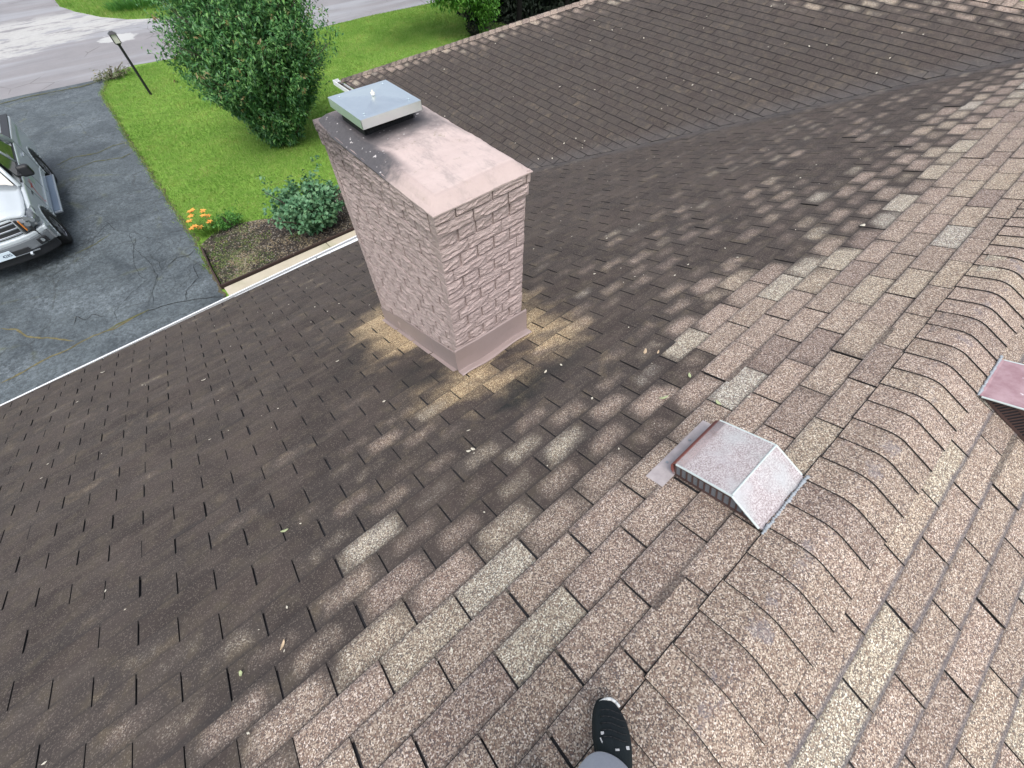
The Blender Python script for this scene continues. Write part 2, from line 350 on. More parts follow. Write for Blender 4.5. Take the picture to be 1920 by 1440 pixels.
# ridge caps: bent pieces lapping along the crest
def cap_run(name, parent, p_start, direction, nL, nR, sideL, sideR, n, step, wl, wr, cl, only_vis=True, up=Vector((0, 0, 1)), lift=.012, prof=11):
    """p_start on crest; nL/nR: downslope unit directions either side"""
    res = []
    d = Vector(direction).normalized()
    for i in range(n):
        rr = random.Random(i * 31 + int(p_start[0] * 100) + 5); r1, r2 = rr.random(), rr.random()
        V = []; UV = []; T = []; W = []
        jl = rr.uniform(-.004, .004)
        for k, s_ in enumerate((-.002 + rr.uniform(-.002, .002), step * 1.12)):
            base = Vector(p_start) + d * (i * step + s_)
            h0 = (lift + .0042) if k == 0 else (lift - .0024)
            row = []
            TT_ = [-1, -.6, -.30, -.19, -.09, 0, .09, .19, .30, .6, 1]
            for j in range(prof):
                t = TT_[j]
                rad = .045
                if t < 0: dist = -t * (wl + jl); dirv = Vector(nL)
                else: dist = t * (wr - jl); dirv = Vector(nR)
                nn = sideL if t < 0 else sideR
                # rounded crest
                q = max(0, 1 - dist / rad)
                p = base + dirv * dist + Vector(nn) * h0 - Vector((0, 0, 1)) * (q * q * rad * .14)
                row.append(p)
            V += row
        m = prof
        V2 = [v - Vector((0, 0, .0038)) - (d * .0016 if i_ < m else Vector((0, 0, 0))) + (Vector(nL) * .0022 if i_ % m == 0 else (Vector(nR) * .003 if i_ % m == m - 1 else Vector((0, 0, 0)))) for i_, v in enumerate(V)]  # black lower layer juts out to draw the gap shadow and dirt line
        F = [];
        for j in range(m - 1): F.append((j, j + 1, m + j + 1, m + j)); F.append((2 * m + j, 3 * m + j, 3 * m + j + 1, 2 * m + j + 1))
        for j in range(m - 1): F.append((j, 2 * m + j, 2 * m + j + 1, j + 1)); F.append((m + j, m + j + 1, 3 * m + j + 1, 3 * m + j))
        F.append((0, m, 3 * m, 2 * m)); F.append((m - 1, 3 * m - 1, 4 * m - 1, 2 * m - 1))
        V = V + V2
        for idx, v in enumerate(V):
            j = idx % m; k = (idx // m) % 2
            UV.append((.35 + .3 * j / (m - 1), .12 + .93 * k)); c_, z_, b_ = cl(v); T.append((c_, r1 * .5 + .5, r2 * .8, 0)); W.append(-1. if abs(j - (m - 1) / 2) <= 2 else 0)
        c = Vector(p_start) + d * ((i + .5) * step)
        MI = [i_ % 2 if i_ < 2 * (m - 1) else 1 for i_ in range(len(F))]
        o = build_tabs(name, [dict(V=V, F=F, UV=UV, T=T, W=W, M=MI)], M_SH, None, c)
        bm = bmesh.new(); bm.from_mesh(o.data); bmesh.ops.recalc_face_normals(bm, faces=bm.faces); bm.to_mesh(o.data); bm.free()
        sub(o, parent); res.append(o)
    return res
nA = (0, CT, -ST); nBd = (0, -CT, -ST)
cap_run('ridge_cap_shingle', slB, (1.51 - 14 * .130, YR, ZR), (1, 0, 0), nA, nBd, PA.n, PB.n, 82, .130, .142, .162, lambda v: (1, 0, 0))
hipd = Vector((XCR - 4.15, -(XCR - 4.15), (XCR - 4.15) * TT)).normalized()
hs_ = Vector((4.15, YH - 4.15, (4.15 - 8.25) * TT))
dl = Vector((-1, -1, 0)).normalized(); dl = (dl - Vector(PC.n) * dl.dot(Vector(PC.n))).normalized()
nH = Vector((0, ST, CT)); dr = Vector((1, 1, 0)).normalized(); dr = (dr - nH * dr.dot(nH)).normalized()
cap_run('hip_cap_shingle', slC, hs_, hipd, dl, dr, PC.n, nH, 58, .130, .135, .135, lambda v: (.30 + .4 * smooth(-1.1, -.3, v.z) + .3 * vn(v.x, v.y, 3), 0, 0), lift=.018)
cap_run('wing_ridge_cap_shingle', slC, (XCR, 8.25 - XCR + .1, ZCR), (0, 1, 0), (-CT, 0, -ST), (CT, 0, -ST), PC.n, (ST, 0, CT), 37, .130, .14, .14, lambda v: (.5, 0, 0), lift=.018)

# gutters, fascia, walls
M_WHITE = flat('white_painted_aluminium', (.72, .74, .76), .35, 0, .5, .06, 8)
M_WALL = flat('cream_wall_siding', (.55, .52, .46), .8, var=.06, sc_=4)
M_TROUGH = flat('dark_trough_fill', (.05, .045, .035), .95, var=.6, sc_=40)  # dark fill colour that makes the gutter troughs look dark
def gutter(x0, x1, nm):
    # local section across the eave, runs along x with the eave's slight skew
    def run(name, sec, mat, xa, xb):
        V = []
        for x in (xa, xb):
            for (dy, z) in sec: V.append((x, EA(x) + dy, z))
        n = len(sec); F = [tuple(range(n))[::-1], tuple(range(n, 2 * n))] + [(i, (i + 1) % n, n + (i + 1) % n, n + i) for i in range(n)]
        o = meshobj(name, V, F, mat); bm = bmesh.new(); bm.from_mesh(o.data); bmesh.ops.recalc_face_normals(bm, faces=bm.faces); bm.to_mesh(o.data); bm.free(); return o
    g = hp(run('gutter', [(-.006, -1.565), (.0, -1.565), (.0, -1.64), (.084, -1.64), (.084, -1.545), (.080, -1.545), (.080, -1.538), (.098, -1.538), (.098, -1.65), (-.006, -1.65)], M_WHITE, x0, x1))
    m_ = run('gutter_dark_fill', [(.003, -1.638), (.081, -1.638), (.081, -1.566), (.003, -1.562)], M_TROUGH, x0 + .01, x1 - .01); sub(m_, g)  # raised high so the trough reads dark between its white edges
    # drip edge: bright strip beneath the shingles in two lengths with a gap
    xs = [x0, -1.52, -.36, 1.2, x1]
    for a, b in zip(xs[:-1], xs[1:]):
        sub(run('drip_edge', [(-.05, -1.522), (.030, -1.532), (.030, -1.545), (-.05, -1.536)], M_WHITE, a + .006, b - .006), g)
    return g
gutter(XL, 4.05, 'a')
g2 = hp(prism('gutter', [(3.99, -1.62), (4.12, -1.62), (4.12, -1.56), (4.113, -1.56), (4.113, -1.612), (4.003, -1.612), (4.003, -1.54), (3.99, -1.54)], 4.2, 9.26, 'y', M_WHITE))
sub(prism('gutter_dark_fill', [(4.006, -1.608), (4.11, -1.608), (4.11, -1.592), (4.006, -1.597)], 4.21, 9.24, 'y', M_TROUGH), g2)
b_ = bmesh.new(); box(b_, (4.055, 9.262, -1.585), (.13, .006, .09)); sub(bmobj('gutter_end_cap', b_, M_WHITE), g2)
b_ = bmesh.new(); box(b_, (0, 3.99, -1.62), (8.1, .02, .15)); hp(bmobj('fascia_board', b_, M_WHITE))
b_ = bmesh.new(); box(b_, (9.3, 9.13, -1.62), (10.2, .02, .14)); hp(bmobj('fascia_board', b_, M_WHITE))
b_ = bmesh.new(); box(b_, (0.2, 3.45, -3.15), (8.2, .15, 2.9)); hp(bmobj('house_wall', b_, M_WALL))
b_ = bmesh.new(); box(b_, (4.6, 5.6, -3.15), (.15, 6.3, 2.9)); box(b_, (9.3, 8.7, -3.15), (9.4, .15, 2.9)); box(b_, (14, 4, -3.15), (.15, 9.3, 2.9)); hp(bmobj('house_wall', b_, M_WALL))
b_ = bmesh.new(); box(b_, (4.6, -5.3, -3.2), (17, .15, 2.7)); box(b_, (-3.9, -1, -2.8), (.15, 8.6, 3.4)); hp(bmobj('house_wall', b_, M_WALL))

# ------------------------------------------------------------------ chimney
LX = .0115
def lean(o):
    for v in o.data.vertices: v.co.x += LX * (v.co.z + .2); v.co.y -= .0035 * (v.co.z + .2)
    return o
CX0, CX1, CY0, CY1, CZT = 1.063, 1.568, .585, 1.676, .878
def masonry_material():
    k = NT('dusty_pink_painted_brick', .85, .25)
    po = k.pos((24, 24, 105)); n1 = k.noise(1, po, 4, .6, .9); n2 = k.noise(34, detail=4, rough=.7); n3 = k.noise(2.2, detail=4)
    c = k.mix(k.ramp(n1, .3, .62), (.335, .262, .247), (.50, .402, .38)); c = k.mix(k.ramp(n3, .35, .75), c, k.mix(.5, c, (.43, .345, .325))); c = k.mix(k.math('MULTIPLY', n2, .25), c, (.30, .24, .225))  # ridge noise also darkens the crevices, painting their shade into the colour
    s = k.sepxyz()
    soot = k.math('MULTIPLY', k.ramp(k.math('ADD', s[1], k.math('MULTIPLY', n3, .5)), 1.25, 1.75), k.ramp(k.math('ADD', s[2], k.math('MULTIPLY', n3, .22)), .66, .98))
    c = k.mix(k.math('MULTIPLY', soot, .75), c, (.06, .055, .06))
    k.col(c)
    rid = k.math('ADD', k.math('MULTIPLY', n1, 1.), k.math('MULTIPLY', n2, .35))
    k.bump(rid, .9, .014); return k.m
M_BR = masonry_material(); dep = .05
def crown_material():
    k = NT('pink_painted_mortar_crown', .8, .3)
    n1 = k.noise(9, detail=6, rough=.7); n2 = k.noise(60, detail=4, rough=.8); n3 = k.noise(3, detail=3); s = k.sepxyz()
    c = k.mix(n1, (.40, .318, .297), (.55, .455, .43)); c = k.mix(k.math('MULTIPLY', k.ramp(n2, .5, .8), .35), c, (.40, .33, .31))
    lich = k.math('MULTIPLY', k.ramp(k.noise(14, detail=7, rough=.8), .58, .70), k.ramp(n3, .35, .6)); c = k.mix(k.math('MULTIPLY', lich, .85), c, (.22, .205, .13))
    st = k.math('MULTIPLY', k.ramp(k.noise(9, k.pos((1, .4, 1)), 7, .8), .48, .68), .62); c = k.mix(st, c, (.25, .22, .21))
    ins = k.math('MINIMUM', k.math('SUBTRACT', s[0], CX0 - .01), k.math('SUBTRACT', s[1], CY0 - .015)); ins = k.math('ADD', ins, k.math('MULTIPLY', k.math('SUBTRACT', n1, .5), .02)); c = k.mix(k.ramp(ins, .080, .066), c, k.mix(.45, c, (.35, .275, .255)))
    # soot by the flue
    dx = k.math('ABSOLUTE', k.math('SUBTRACT', s[0], 1.27)); dy = k.math('ABSOLUTE', k.math('SUBTRACT', s[1], 1.40))
    d = k.math('MAXIMUM', k.math('SUBTRACT', dx, .15), k.math('SUBTRACT', dy, .14)); d = k.math('ADD', d, k.math('MULTIPLY', k.math('SUBTRACT', n1, .5), .17))
    so_ = k.ramp(d, .22, .05); far = k.ramp(k.math('ADD', s[1], k.math('MULTIPLY', k.math('SUBTRACT', n1, .5), .45)), .78, 1.02); left = k.ramp(k.math('ADD', s[0], k.math('MULTIPLY', k.math('SUBTRACT', n1, .5), .07)), 1.19, 1.125)
    so_ = k.math('MAXIMUM', k.math('MULTIPLY', so_, .92), k.math('MULTIPLY', far, left))
    c = k.mix(so_, c, k.mix(n2, (.05, .047, .052), (.11, .105, .112)))
    wh = k.math('MULTIPLY', so_, k.ramp(k.noise(38, detail=3), .66, .70)); c = k.mix(wh, c, (.5, .47, .47))
    k.col(c); k.bump(k.math('ADD', n1, k.math('MULTIPLY', n2, .4)), .6, .006); return k.m
M_CR = crown_material()
chim = tag(empty('chimney', ((CX0 + CX1) / 2, (CY0 + CY1) / 2, -.5)), 'pink painted brick chimney standing on the dark roof slope', 'chimney')
CI = Matrix.Translation(-chim.location)
def cp(o, par=None): o.parent = par or chim; o.matrix_parent_inverse = CI; return o
zs = lambda y: -y * TT
core = .010
mt = prism('mortar_core', [(CY0 + core, zs(CY0) - .3), (CY1 - core, zs(CY1) - .3), (CY1 - core, .86), (CY0 + core, .86)], CX0 + core, CX1 - core, 'x', M_BR)
cp(lean(mt))
def brick_mesh(name, c, s, seed, face_='front', mat=M_BR):
    """roughly split face: box with jittered, slightly domed faces"""
    rr = random.Random(seed); ax = 0 if s[0] <= dep + 1e-6 and face_ == 'left' else 1; wd_ = s[1] if ax == 0 else s[0]
    nx = max(2, round(wd_ / .024)); nz = 5; V = []; F = []
    ph = rr.uniform(0, 6); zoff = [0, .24, .50, .74, 1.0]; zoff = [0, .16, .36, .56, .78, 1.0]
    for j in range(nz + 1):
        for i in range(nx + 1):
            t = i / nx - .5; z = zoff[j] - .5
            rim = i in (0, nx) or j in (0, nz)
            if 0 < j < nz: z += rr.uniform(-.03, .03) + .05 * math.sin(i * .9 + ph + j)
            o_ = -.0045 if j in (0, nz) else -.003 if rim else (.0026 if (j + (1 if math.sin(i * .7 + ph) > .55 else 0)) % 2 else -.0012) + rr.uniform(-.0016, .0016)
            if 0 < i < nx: t += rr.uniform(-.3, .3) / nx
            p = (-s[0] / 2 - o_, -t * s[1], z * s[2]) if ax == 0 else (t * s[0], -s[1] / 2 - o_, z * s[2]); V.append(p)
    w_ = nx + 1; k0 = len(V)
    for j in range(nz):
        for i in range(nx): F.append((j * w_ + i, j * w_ + i + 1, (j + 1) * w_ + i + 1, (j + 1) * w_ + i))
    cor = [0, nx, nz * w_ + nx, nz * w_]
    for q in cor: p = list(V[q]); p[ax] = s[ax] / 2; V.append(tuple(p))
    F += [tuple(range(0, w_)) [::-1] + (k0, k0 + 1), tuple(nz * w_ + i for i in range(w_)) + (k0 + 2, k0 + 3), (k0, k0 + 3) + tuple(j * w_ for j in range(nz, -1, -1)), (k0 + 1,) + tuple(j * w_ + nx for j in range(nz + 1)) + (k0 + 2,), (k0 + 3, k0 + 2, k0 + 1, k0)]
    me = D.meshes.new(name); me.from_pydata(V, [], F); me.materials.append(mat)
    bm = bmesh.new(); bm.from_mesh(me); bmesh.ops.recalc_face_normals(bm, faces=bm.faces); bm.to_mesh(me); bm.free()
    zc = c[2] + .2
    o = D.objects.new(name, me); o.location = (c[0] + LX * zc, c[1] - .0035 * zc, c[2]); return o
CH = .0678
hid = bmesh.new(); seed = 0
ztop_b = .745
nrow = 20
for r in range(nrow):
    z1 = ztop_b - r * CH; zc = z1 - CH / 2
    header = r % 2 == 0
    L = .1 if header else .2
    for face in ('front', 'left', 'right', 'back'):
        lo, hi = (CX0, CX1) if face in ('front', 'back') else (CY0, CY1)
        off = 0 if header else -.1
        e0 = lo + off; k_ = 0
        n_ = round((hi - lo) / .1); unit = (hi - lo) / n_
        Lx = unit * (1 if header else 2)
        x = lo - (0 if header else unit * (.5 if r % 4 == 1 else 1.5))
        while x < hi - .005:
            a, b = max(x, lo), min(x + Lx, hi); x += Lx
            if b - a < .012: continue
            seed += 1; rr = random.Random(seed)
            jw = .0048 if header else .0012; a2, b2 = a + jw, b - jw
            if abs(a - lo) < 1e-6: a2 = a
            if abs(b - hi) < 1e-6: b2 = b
            pr = rr.uniform(-.001, .004); h = CH - .0055
            if face in ('front', 'back'):
                yy = CY0 if face == 'front' else CY1; zr = zs(yy) + .02
                if z1 < zr + .02: continue
                yc = yy + dep / 2 - pr if face == 'front' else yy - dep / 2 + pr
                c, s = ((a2 + b2) / 2, yc, zc), (b2 - a2, dep, h)
            else:
                ym = (a + b) / 2
                if z1 < zs(ym) + .03: continue
                # corner bricks belong to the front; keep the sides clear of them
                a3, b3 = max(a2, CY0 + dep + .003), min(b2, CY1 - dep - .003)
                if b3 - a3 < .015: continue
                xc = CX0 + dep / 2 - pr if face == 'left' else CX1 - dep / 2 + pr
                c, s = (xc, (a3 + b3) / 2, zc), (dep, b3 - a3, h)
            if face in ('front', 'left'):
                o = brick_mesh('brick', c, s, seed, face); link(o); cp(o)
            else:
                vs = box(hid, (c[0] + LX * (zc + .2), c[1] - .0035 * (zc + .2), c[2]), s)
o = cp(bmobj('bricks', hid, M_BR)); o['kind'] = 'stuff'
# corbel: two projecting courses of longer bricks
for r, (z0, z1, out) in enumerate(((.745, .808, .012), (.808, .868, .016))):
    for face in ('front', 'left'):
        lo, hi = (CX0 - out, CX1 + out) if face == 'front' else (CY0 - out + .055, CY1 + out)
        n_ = 3 if face == 'front' else 5; x = lo - (.09 if r else 0)
        Lx = .20
        while x < hi - .01:
            a, b = max(x, lo), min(x + Lx, hi); x += Lx; seed += 1
            if b - a < .025: continue
            g = .0035
            if face == 'front': c, s = ((a + b) / 2, CY0 - out + dep / 2, (z0 + z1) / 2), (b - a - 2 * g, dep, z1 - z0 - .006)
            else: c, s = (CX0 - out + dep / 2, (a + b) / 2, (z0 + z1) / 2), (dep, b - a - 2 * g, z1 - z0 - .006)
            o = brick_mesh('brick', c, s, seed, face); link(o); cp(o)
b_ = bmesh.new(); box(b_, ((CX0 + CX1) / 2 + .03, (CY0 + CY1) / 2 + .025, .806), (CX1 - CX0 - .035, CY1 - CY0 - .03, .118)); o = bmobj('corbel_core', b_, M_BR); cp(lean(o))
# crown: washed mortar slab, chamfered and uneven
def crown():
    ov = .020; x0, x1, y0, y1 = CX0 - ov, CX1 + ov, CY0 - ov, CY1 + ov
    nx, ny = 26, 50; V = []; F = []
    for j in range(ny + 1):
        for i in range(nx + 1):
            u, v = i / nx, j / ny; x = x0 + (x1 - x0) * u; y = y0 + (y1 - y0) * v
            # far left and far right corners are knocked off
            c = max(0, (.10 - (x - x0)) + (.13 - (y1 - y)))
            if c > 0: x += c * .13 * max(0, 1 - (x - x0) / .10); y -= c * .12 * max(0, 1 - (y1 - y) / .13)
            d = min(x - x0, x1 - x); df = y - y0; db = y1 - y
            side = .085 if v > .35 else .06
            h = .030 * smooth(0, side, d) * smooth(0, .075, df) * smooth(0, .08, db)
            lip = .004 * smooth(.070, .082, df + .01 * vn(x, 0, 9)) * smooth(0.01, .05, d)
            z = CZT - .012 + h + lip + .0022 * vn(x, y, 14) + .0015 * vn(x, y, 40, 2) + .004 * vn(x, y, 4, 7)
            if min(i, nx - i, j, ny - j) == 0: z -= .004 + .003 * vn(x, y, 30, 4)
            V.append((x, y, z))
    w_ = nx + 1
    for j in range(ny):
        for i in range(nx): F.append((j * w_ + i, j * w_ + i + 1, (j + 1) * w_ + i + 1, (j + 1) * w_ + i))
    ring = [i for i in range(w_)] + [j * w_ + nx for j in range(1, ny + 1)] + [ny * w_ + i for i in range(nx - 1, -1, -1)] + [j * w_ for j in range(ny - 1, 0, -1)]
    k = len(V)
    for r in ring: V.append((V[r][0], V[r][1], CZT - .012 - .010 + .002 * vn(V[r][0], V[r][1], 25)))
    m = len(ring)
    for i in range(m): F.append((ring[i], k + i, k + (i + 1) % m, ring[(i + 1) % m]))
    F.append(tuple(k + i for i in range(m)))
    o = meshobj('crown', V, F, M_CR); bm = bmesh.new(); bm.from_mesh(o.data); bmesh.ops.recalc_face_normals(bm, faces=bm.faces); bm.to_mesh(o.data); bm.free()
    return cp(lean(o))
crown()
# flashing
def flash_material():
    k = NT('pink_painted_sheet_metal', .45, .4); n = k.noise(5, detail=4); n2 = k.noise(50, detail=3)
    c = k.mix(n, (.27, .213, .203), (.335, .268, .256)); c = k.mix(k.math('MULTIPLY', k.ramp(n2, .55, .8), .4), c, (.24, .195, .185)); k.col(c); k.bump(n, .25, .01); return k.m
M_FL = flash_material()
def sheet(name, P, th, mat, nrm):
    P = [Vector(p) for p in P]; n = Vector(nrm).normalized() * th; m = len(P)
    V = P + [p + n for p in P]; F = [tuple(range(m)), tuple(range(2 * m - 1, m - 1, -1))] + [(i, m + i, m + (i + 1) % m, (i + 1) % m) for i in range(m)]
    o = meshobj(name, V, F, mat); bm = bmesh.new(); bm.from_mesh(o.data); bmesh.ops.recalc_face_normals(bm, faces=bm.faces); bm.to_mesh(o.data); bm.free(); return cp(o)
yf = CY0 - .012
ap = []
nseg = 14
V = []; F = []
for i in range(nseg + 1):
    t = i / nseg; x = 1.040 + (1.598 - 1.040) * t; wv = .0025 * math.sin(t * 9 + 1) + .0015 * vn(t * 5, 1)
    prof_ = [(yf + .002, .004 - .02 * t + wv * 1.2), (yf - .004, -.004 - .02 * t + wv), (yf - .006 + wv, -.10), (yf - .010 + wv * .6, zs(yf) + .036), (yf - .012, zs(yf) + .028 + wv), (yf - .050, zs(yf - .05) + .020 + wv * 1.5), (yf - .062 + 2 * wv, zs(yf - .062) + .010 + wv * .6 + .004)]
    for y, z in prof_: V.append((x, y, z))
for i in range(nseg):
    for j in range(6): a = i * 7 + j; F.append((a, a + 7, a + 8, a + 1))
o = meshobj('flashing', V, F, M_FL); md = o.modifiers.new('s', 'SOLIDIFY'); md.thickness = .0035; md.offset = 0; cp(o)
# step flashing on the left face, lapped plates
ys = [CY0 - .006, .90, 1.16, 1.42, CY1 + .015]
for i in range(4):
    y0, y1 = ys[i] + (.0 if i == 0 else -.012), ys[i + 1]
    xo = CX0 - .006 - .002 * (i % 2)
    top0 = zs(y0) + .172 - .004 * i; top1 = zs(y1) + .172 - .02 * (i == 3)
    sheet('flashing', [(xo, y0, zs(y0) + .012 + .006 * (i % 2)), (xo, y1, zs(y1) + .012), (xo + .003, y1, top1), (xo + .003, y0, top0)], .003, M_FL, (-1, 0, 0))
    sheet('flashing', [(xo - .004, y0 + .02, zs(y0 + .02) + .0125), (xo - .03, y0 + .03, zs(y0 + .03) + .0125), (xo - .028, y1, zs(y1) + .0125), (xo - .004, y1, zs(y1) + .0125)], .002, M_FL, PA.n)
    o2 = sheet('flashing', [(CX1 + .006, y0, zs(y0) + .01), (CX1 + .006, y1, zs(y1) + .01), (CX1 + .006, y1, top1), (CX1 + .006, y0, top0)], .003, M_FL, (1, 0, 0))
for (y0, y1, dz) in ((CY0 + .02, CY0 + .40, .176), (CY0 + .45, CY0 + .80, .178)):      # caulk bead over the plates
    b_ = bmesh.new(); cyl(b_, (CX0 - .004, y0, zs(y0) + dz), (CX0 - .004, y1, zs(y1) + dz), .005, seg=8); cp(bmobj('caulk_bead', b_, M_FL))

# ------------------------------------------------------------------ chimney cap
def galv():
    k = NT('weathered_galvanised_steel', .30, .5, 1.); n = k.noise(6, detail=5, rough=.6); n2 = k.noise(45, detail=4, rough=.8)
    c = k.mix(n, (.62, .69, .73), (.80, .86, .89)); c = k.mix(k.math('MULTIPLY', k.ramp(k.noise(11, k.pos((1, 2.2, 1)), 5, .8), .56, .68), .5), c, (.80, .83, .84)); k.col(c)
    k.set(k.b.inputs['Roughness'], k.ramp(n2, .2, .8, .30, .48)); k.bump(n, .15, .01); return k.m
M_GALV = galv(); M_BLK = flat('black_screen_metal', (.012, .013, .016), .55, 0, .4)
cz, ct = .960, 1.000
capo = tag(empty('chimney_cowl', (1.283, 1.355, .90)), 'shiny square galvanised metal cap with dark screen on top of the pink chimney', 'chimney cowl')
PI_ = Matrix.Translation(-capo.location)
def kp(o, par=None): o.parent = par or capo; o.matrix_parent_inverse = PI_; return o
x0, x1, y0, y1 = 1.122, 1.444, 1.192, 1.518
mx, my = (x0 + x1) / 2, (y0 + y1) / 2
b_ = bmesh.new()
g = 14; V = []; F = []
for j in range(g + 1):
    for i in range(g + 1):
        u, v = i / g, j / g; e = min(u, 1 - u, v, 1 - v)
        V.append((x0 + (x1 - x0) * u, y0 + (y1 - y0) * v, ct + (.0 if e < .05 else .014 * (e - .05) / .45) + .0008 * vn(u, v, 5)))
for j in range(g):
    for i in range(g):
        a = j * (g + 1) + i; q = (a, a + 1, a + g + 2, a + g + 1)
        F.append(q)
lid = meshobj('lid', V, F, M_GALV); md = lid.modifiers.new('s', 'SOLIDIFY'); md.thickness = .0015; kp(lid)
for P, nn in (([(x0, y0, ct), (x1, y0, ct), (x1, y0, cz), (x0, y0, cz)], (0, 1, 0)), ([(x0, y0, ct), (x0, y1, ct), (x0, y1, cz), (x0, y0, cz)], (1, 0, 0)), ([(x1, y0, ct), (x1, y1, ct), (x1, y1, cz), (x1, y0, cz)], (-1, 0, 0)), ([(x0, y1, ct), (x1, y1, ct), (x1, y1, cz), (x0, y1, cz)], (0, -1, 0))):
    o = sheet('skirt', P, .0015, M_GALV, nn); kp(o)
kk = .028
for (u, v) in ((.13, .13), (.87, .13), (.13, .87), (.87, .87)):
    b_ = bmesh.new(); p = (x0 + (x1 - x0) * u, y0 + (y1 - y0) * v, ct + .0045); cyl(b_, p, (p[0], p[1], p[2] + .004), .006, seg=8); kp(bmobj('bolt', b_, M_GALV))
b_ = bmesh.new(); cyl(b_, (mx, my, ct + .018), (mx, my, ct + .027), .010, seg=6); cyl(b_, (mx, my, ct + .027), (mx, my, ct + .036), .004, seg=8); kp(bmobj('bolt', b_, flat('pale_bolt', (.75, .72, .62), .5)))
# dark box with mesh screen under the lid
xa, xb, ya, yb = 1.160, 1.430, 1.262, 1.492
b_ = bmesh.new(); box(b_, ((xa + xb) / 2, (ya + yb) / 2 + .01, .902), (xb - xa + .006, yb - ya - .005, .03)); kp(bmobj('base', b_, M_BLK))
b_ = bmesh.new()
for i in range(22):
    t = i / 21
    for (px, py) in ((xa + (xb - xa) * t, ya), (xa + (xb - xa) * t, yb), (xa, ya + (yb - ya) * t), (xb, ya + (yb - ya) * t)): box(b_, (px, py, .95), (.0022, .0022, .085))
for z in (.93, .945, .96, .975):
    box(b_, (mx, ya, z), (xb - xa, .002, .002)); box(b_, (xa, my, z), (.002, yb - ya, .002)); box(b_, (xb, my, z), (.002, yb - ya, .002)); box(b_, (mx, yb, z), (xb - xa, .002, .002))
kp(bmobj('mesh_screen', b_, M_BLK))
b_ = bmesh.new(); box(b_, (mx, (ya + yb) / 2, .945), (xb - xa - .05, yb - ya - .05, .05)); kp(bmobj('flue_liner', b_, flat('sooty_clay', (.02, .018, .017), .95)))

# ------------------------------------------------------------------ roof vents
def vent_material():
    k = NT('chalky_faded_brown_paint', .55, .35); n = k.noise(180, detail=3, rough=.8); n1 = k.noise(8, detail=4)
    uvn = k.attr('front', 'Fac')
    c = k.mix(k.ramp(n, .40, .62), (.27, .225, .23), (.53, .495, .505)); c = k.mix(k.ramp(n1, .5, .8), c, (.44, .42, .44))
    c = k.mix(k.math('MULTIPLY', k.ramp(k.noise(14, detail=6, rough=.8), .52, .68), .5), c, (.25, .215, .21)); c = k.mix(k.math('MULTIPLY', k.ramp(k.noise(4, detail=3), .5, .7), .35), c, (.40, .46, .46))
    red = k.ramp(k.math('ADD', uvn, k.math('MULTIPLY', k.math('SUBTRACT', n, .5), .9)), .45, .85); c = k.mix(red, c, (.22, .075, .065)); 
    k.col(c); k.bump(n, .3, .003); return k.m
M_VT = vent_material(); M_VSIDE = flat('brown_vent_paint', (.085, .052, .048), .5, var=.2)
M_RIM = flat('pale_worn_vent_edge', (.48, .54, .54), .5, var=.15, sc_=60); M_SCR = flat('grey_screen', (.20, .215, .24), .5, .3, var=.5, sc_=400)
M_TAR = flat('grey_lead_sealant', (.30, .33, .36), .7, var=.35, sc_=45); M_FLG = flat('pinkish_worn_flange', (.40, .36, .365), .5, var=.4, sc_=24)
M_PURP = None
def purple():
    k = NT('faded_maroon_paint', .5, .35); n = k.noise(9, detail=6, rough=.7); c = k.mix(k.ramp(n, .3, .75), (.27, .155, .175), (.44, .31, .335))
    c = k.mix(k.math('MULTIPLY', k.ramp(k.noise(28, detail=4), .66, .72), .8), c, (.75, .72, .74)); k.col(c); return k.m
M_PURP = purple()
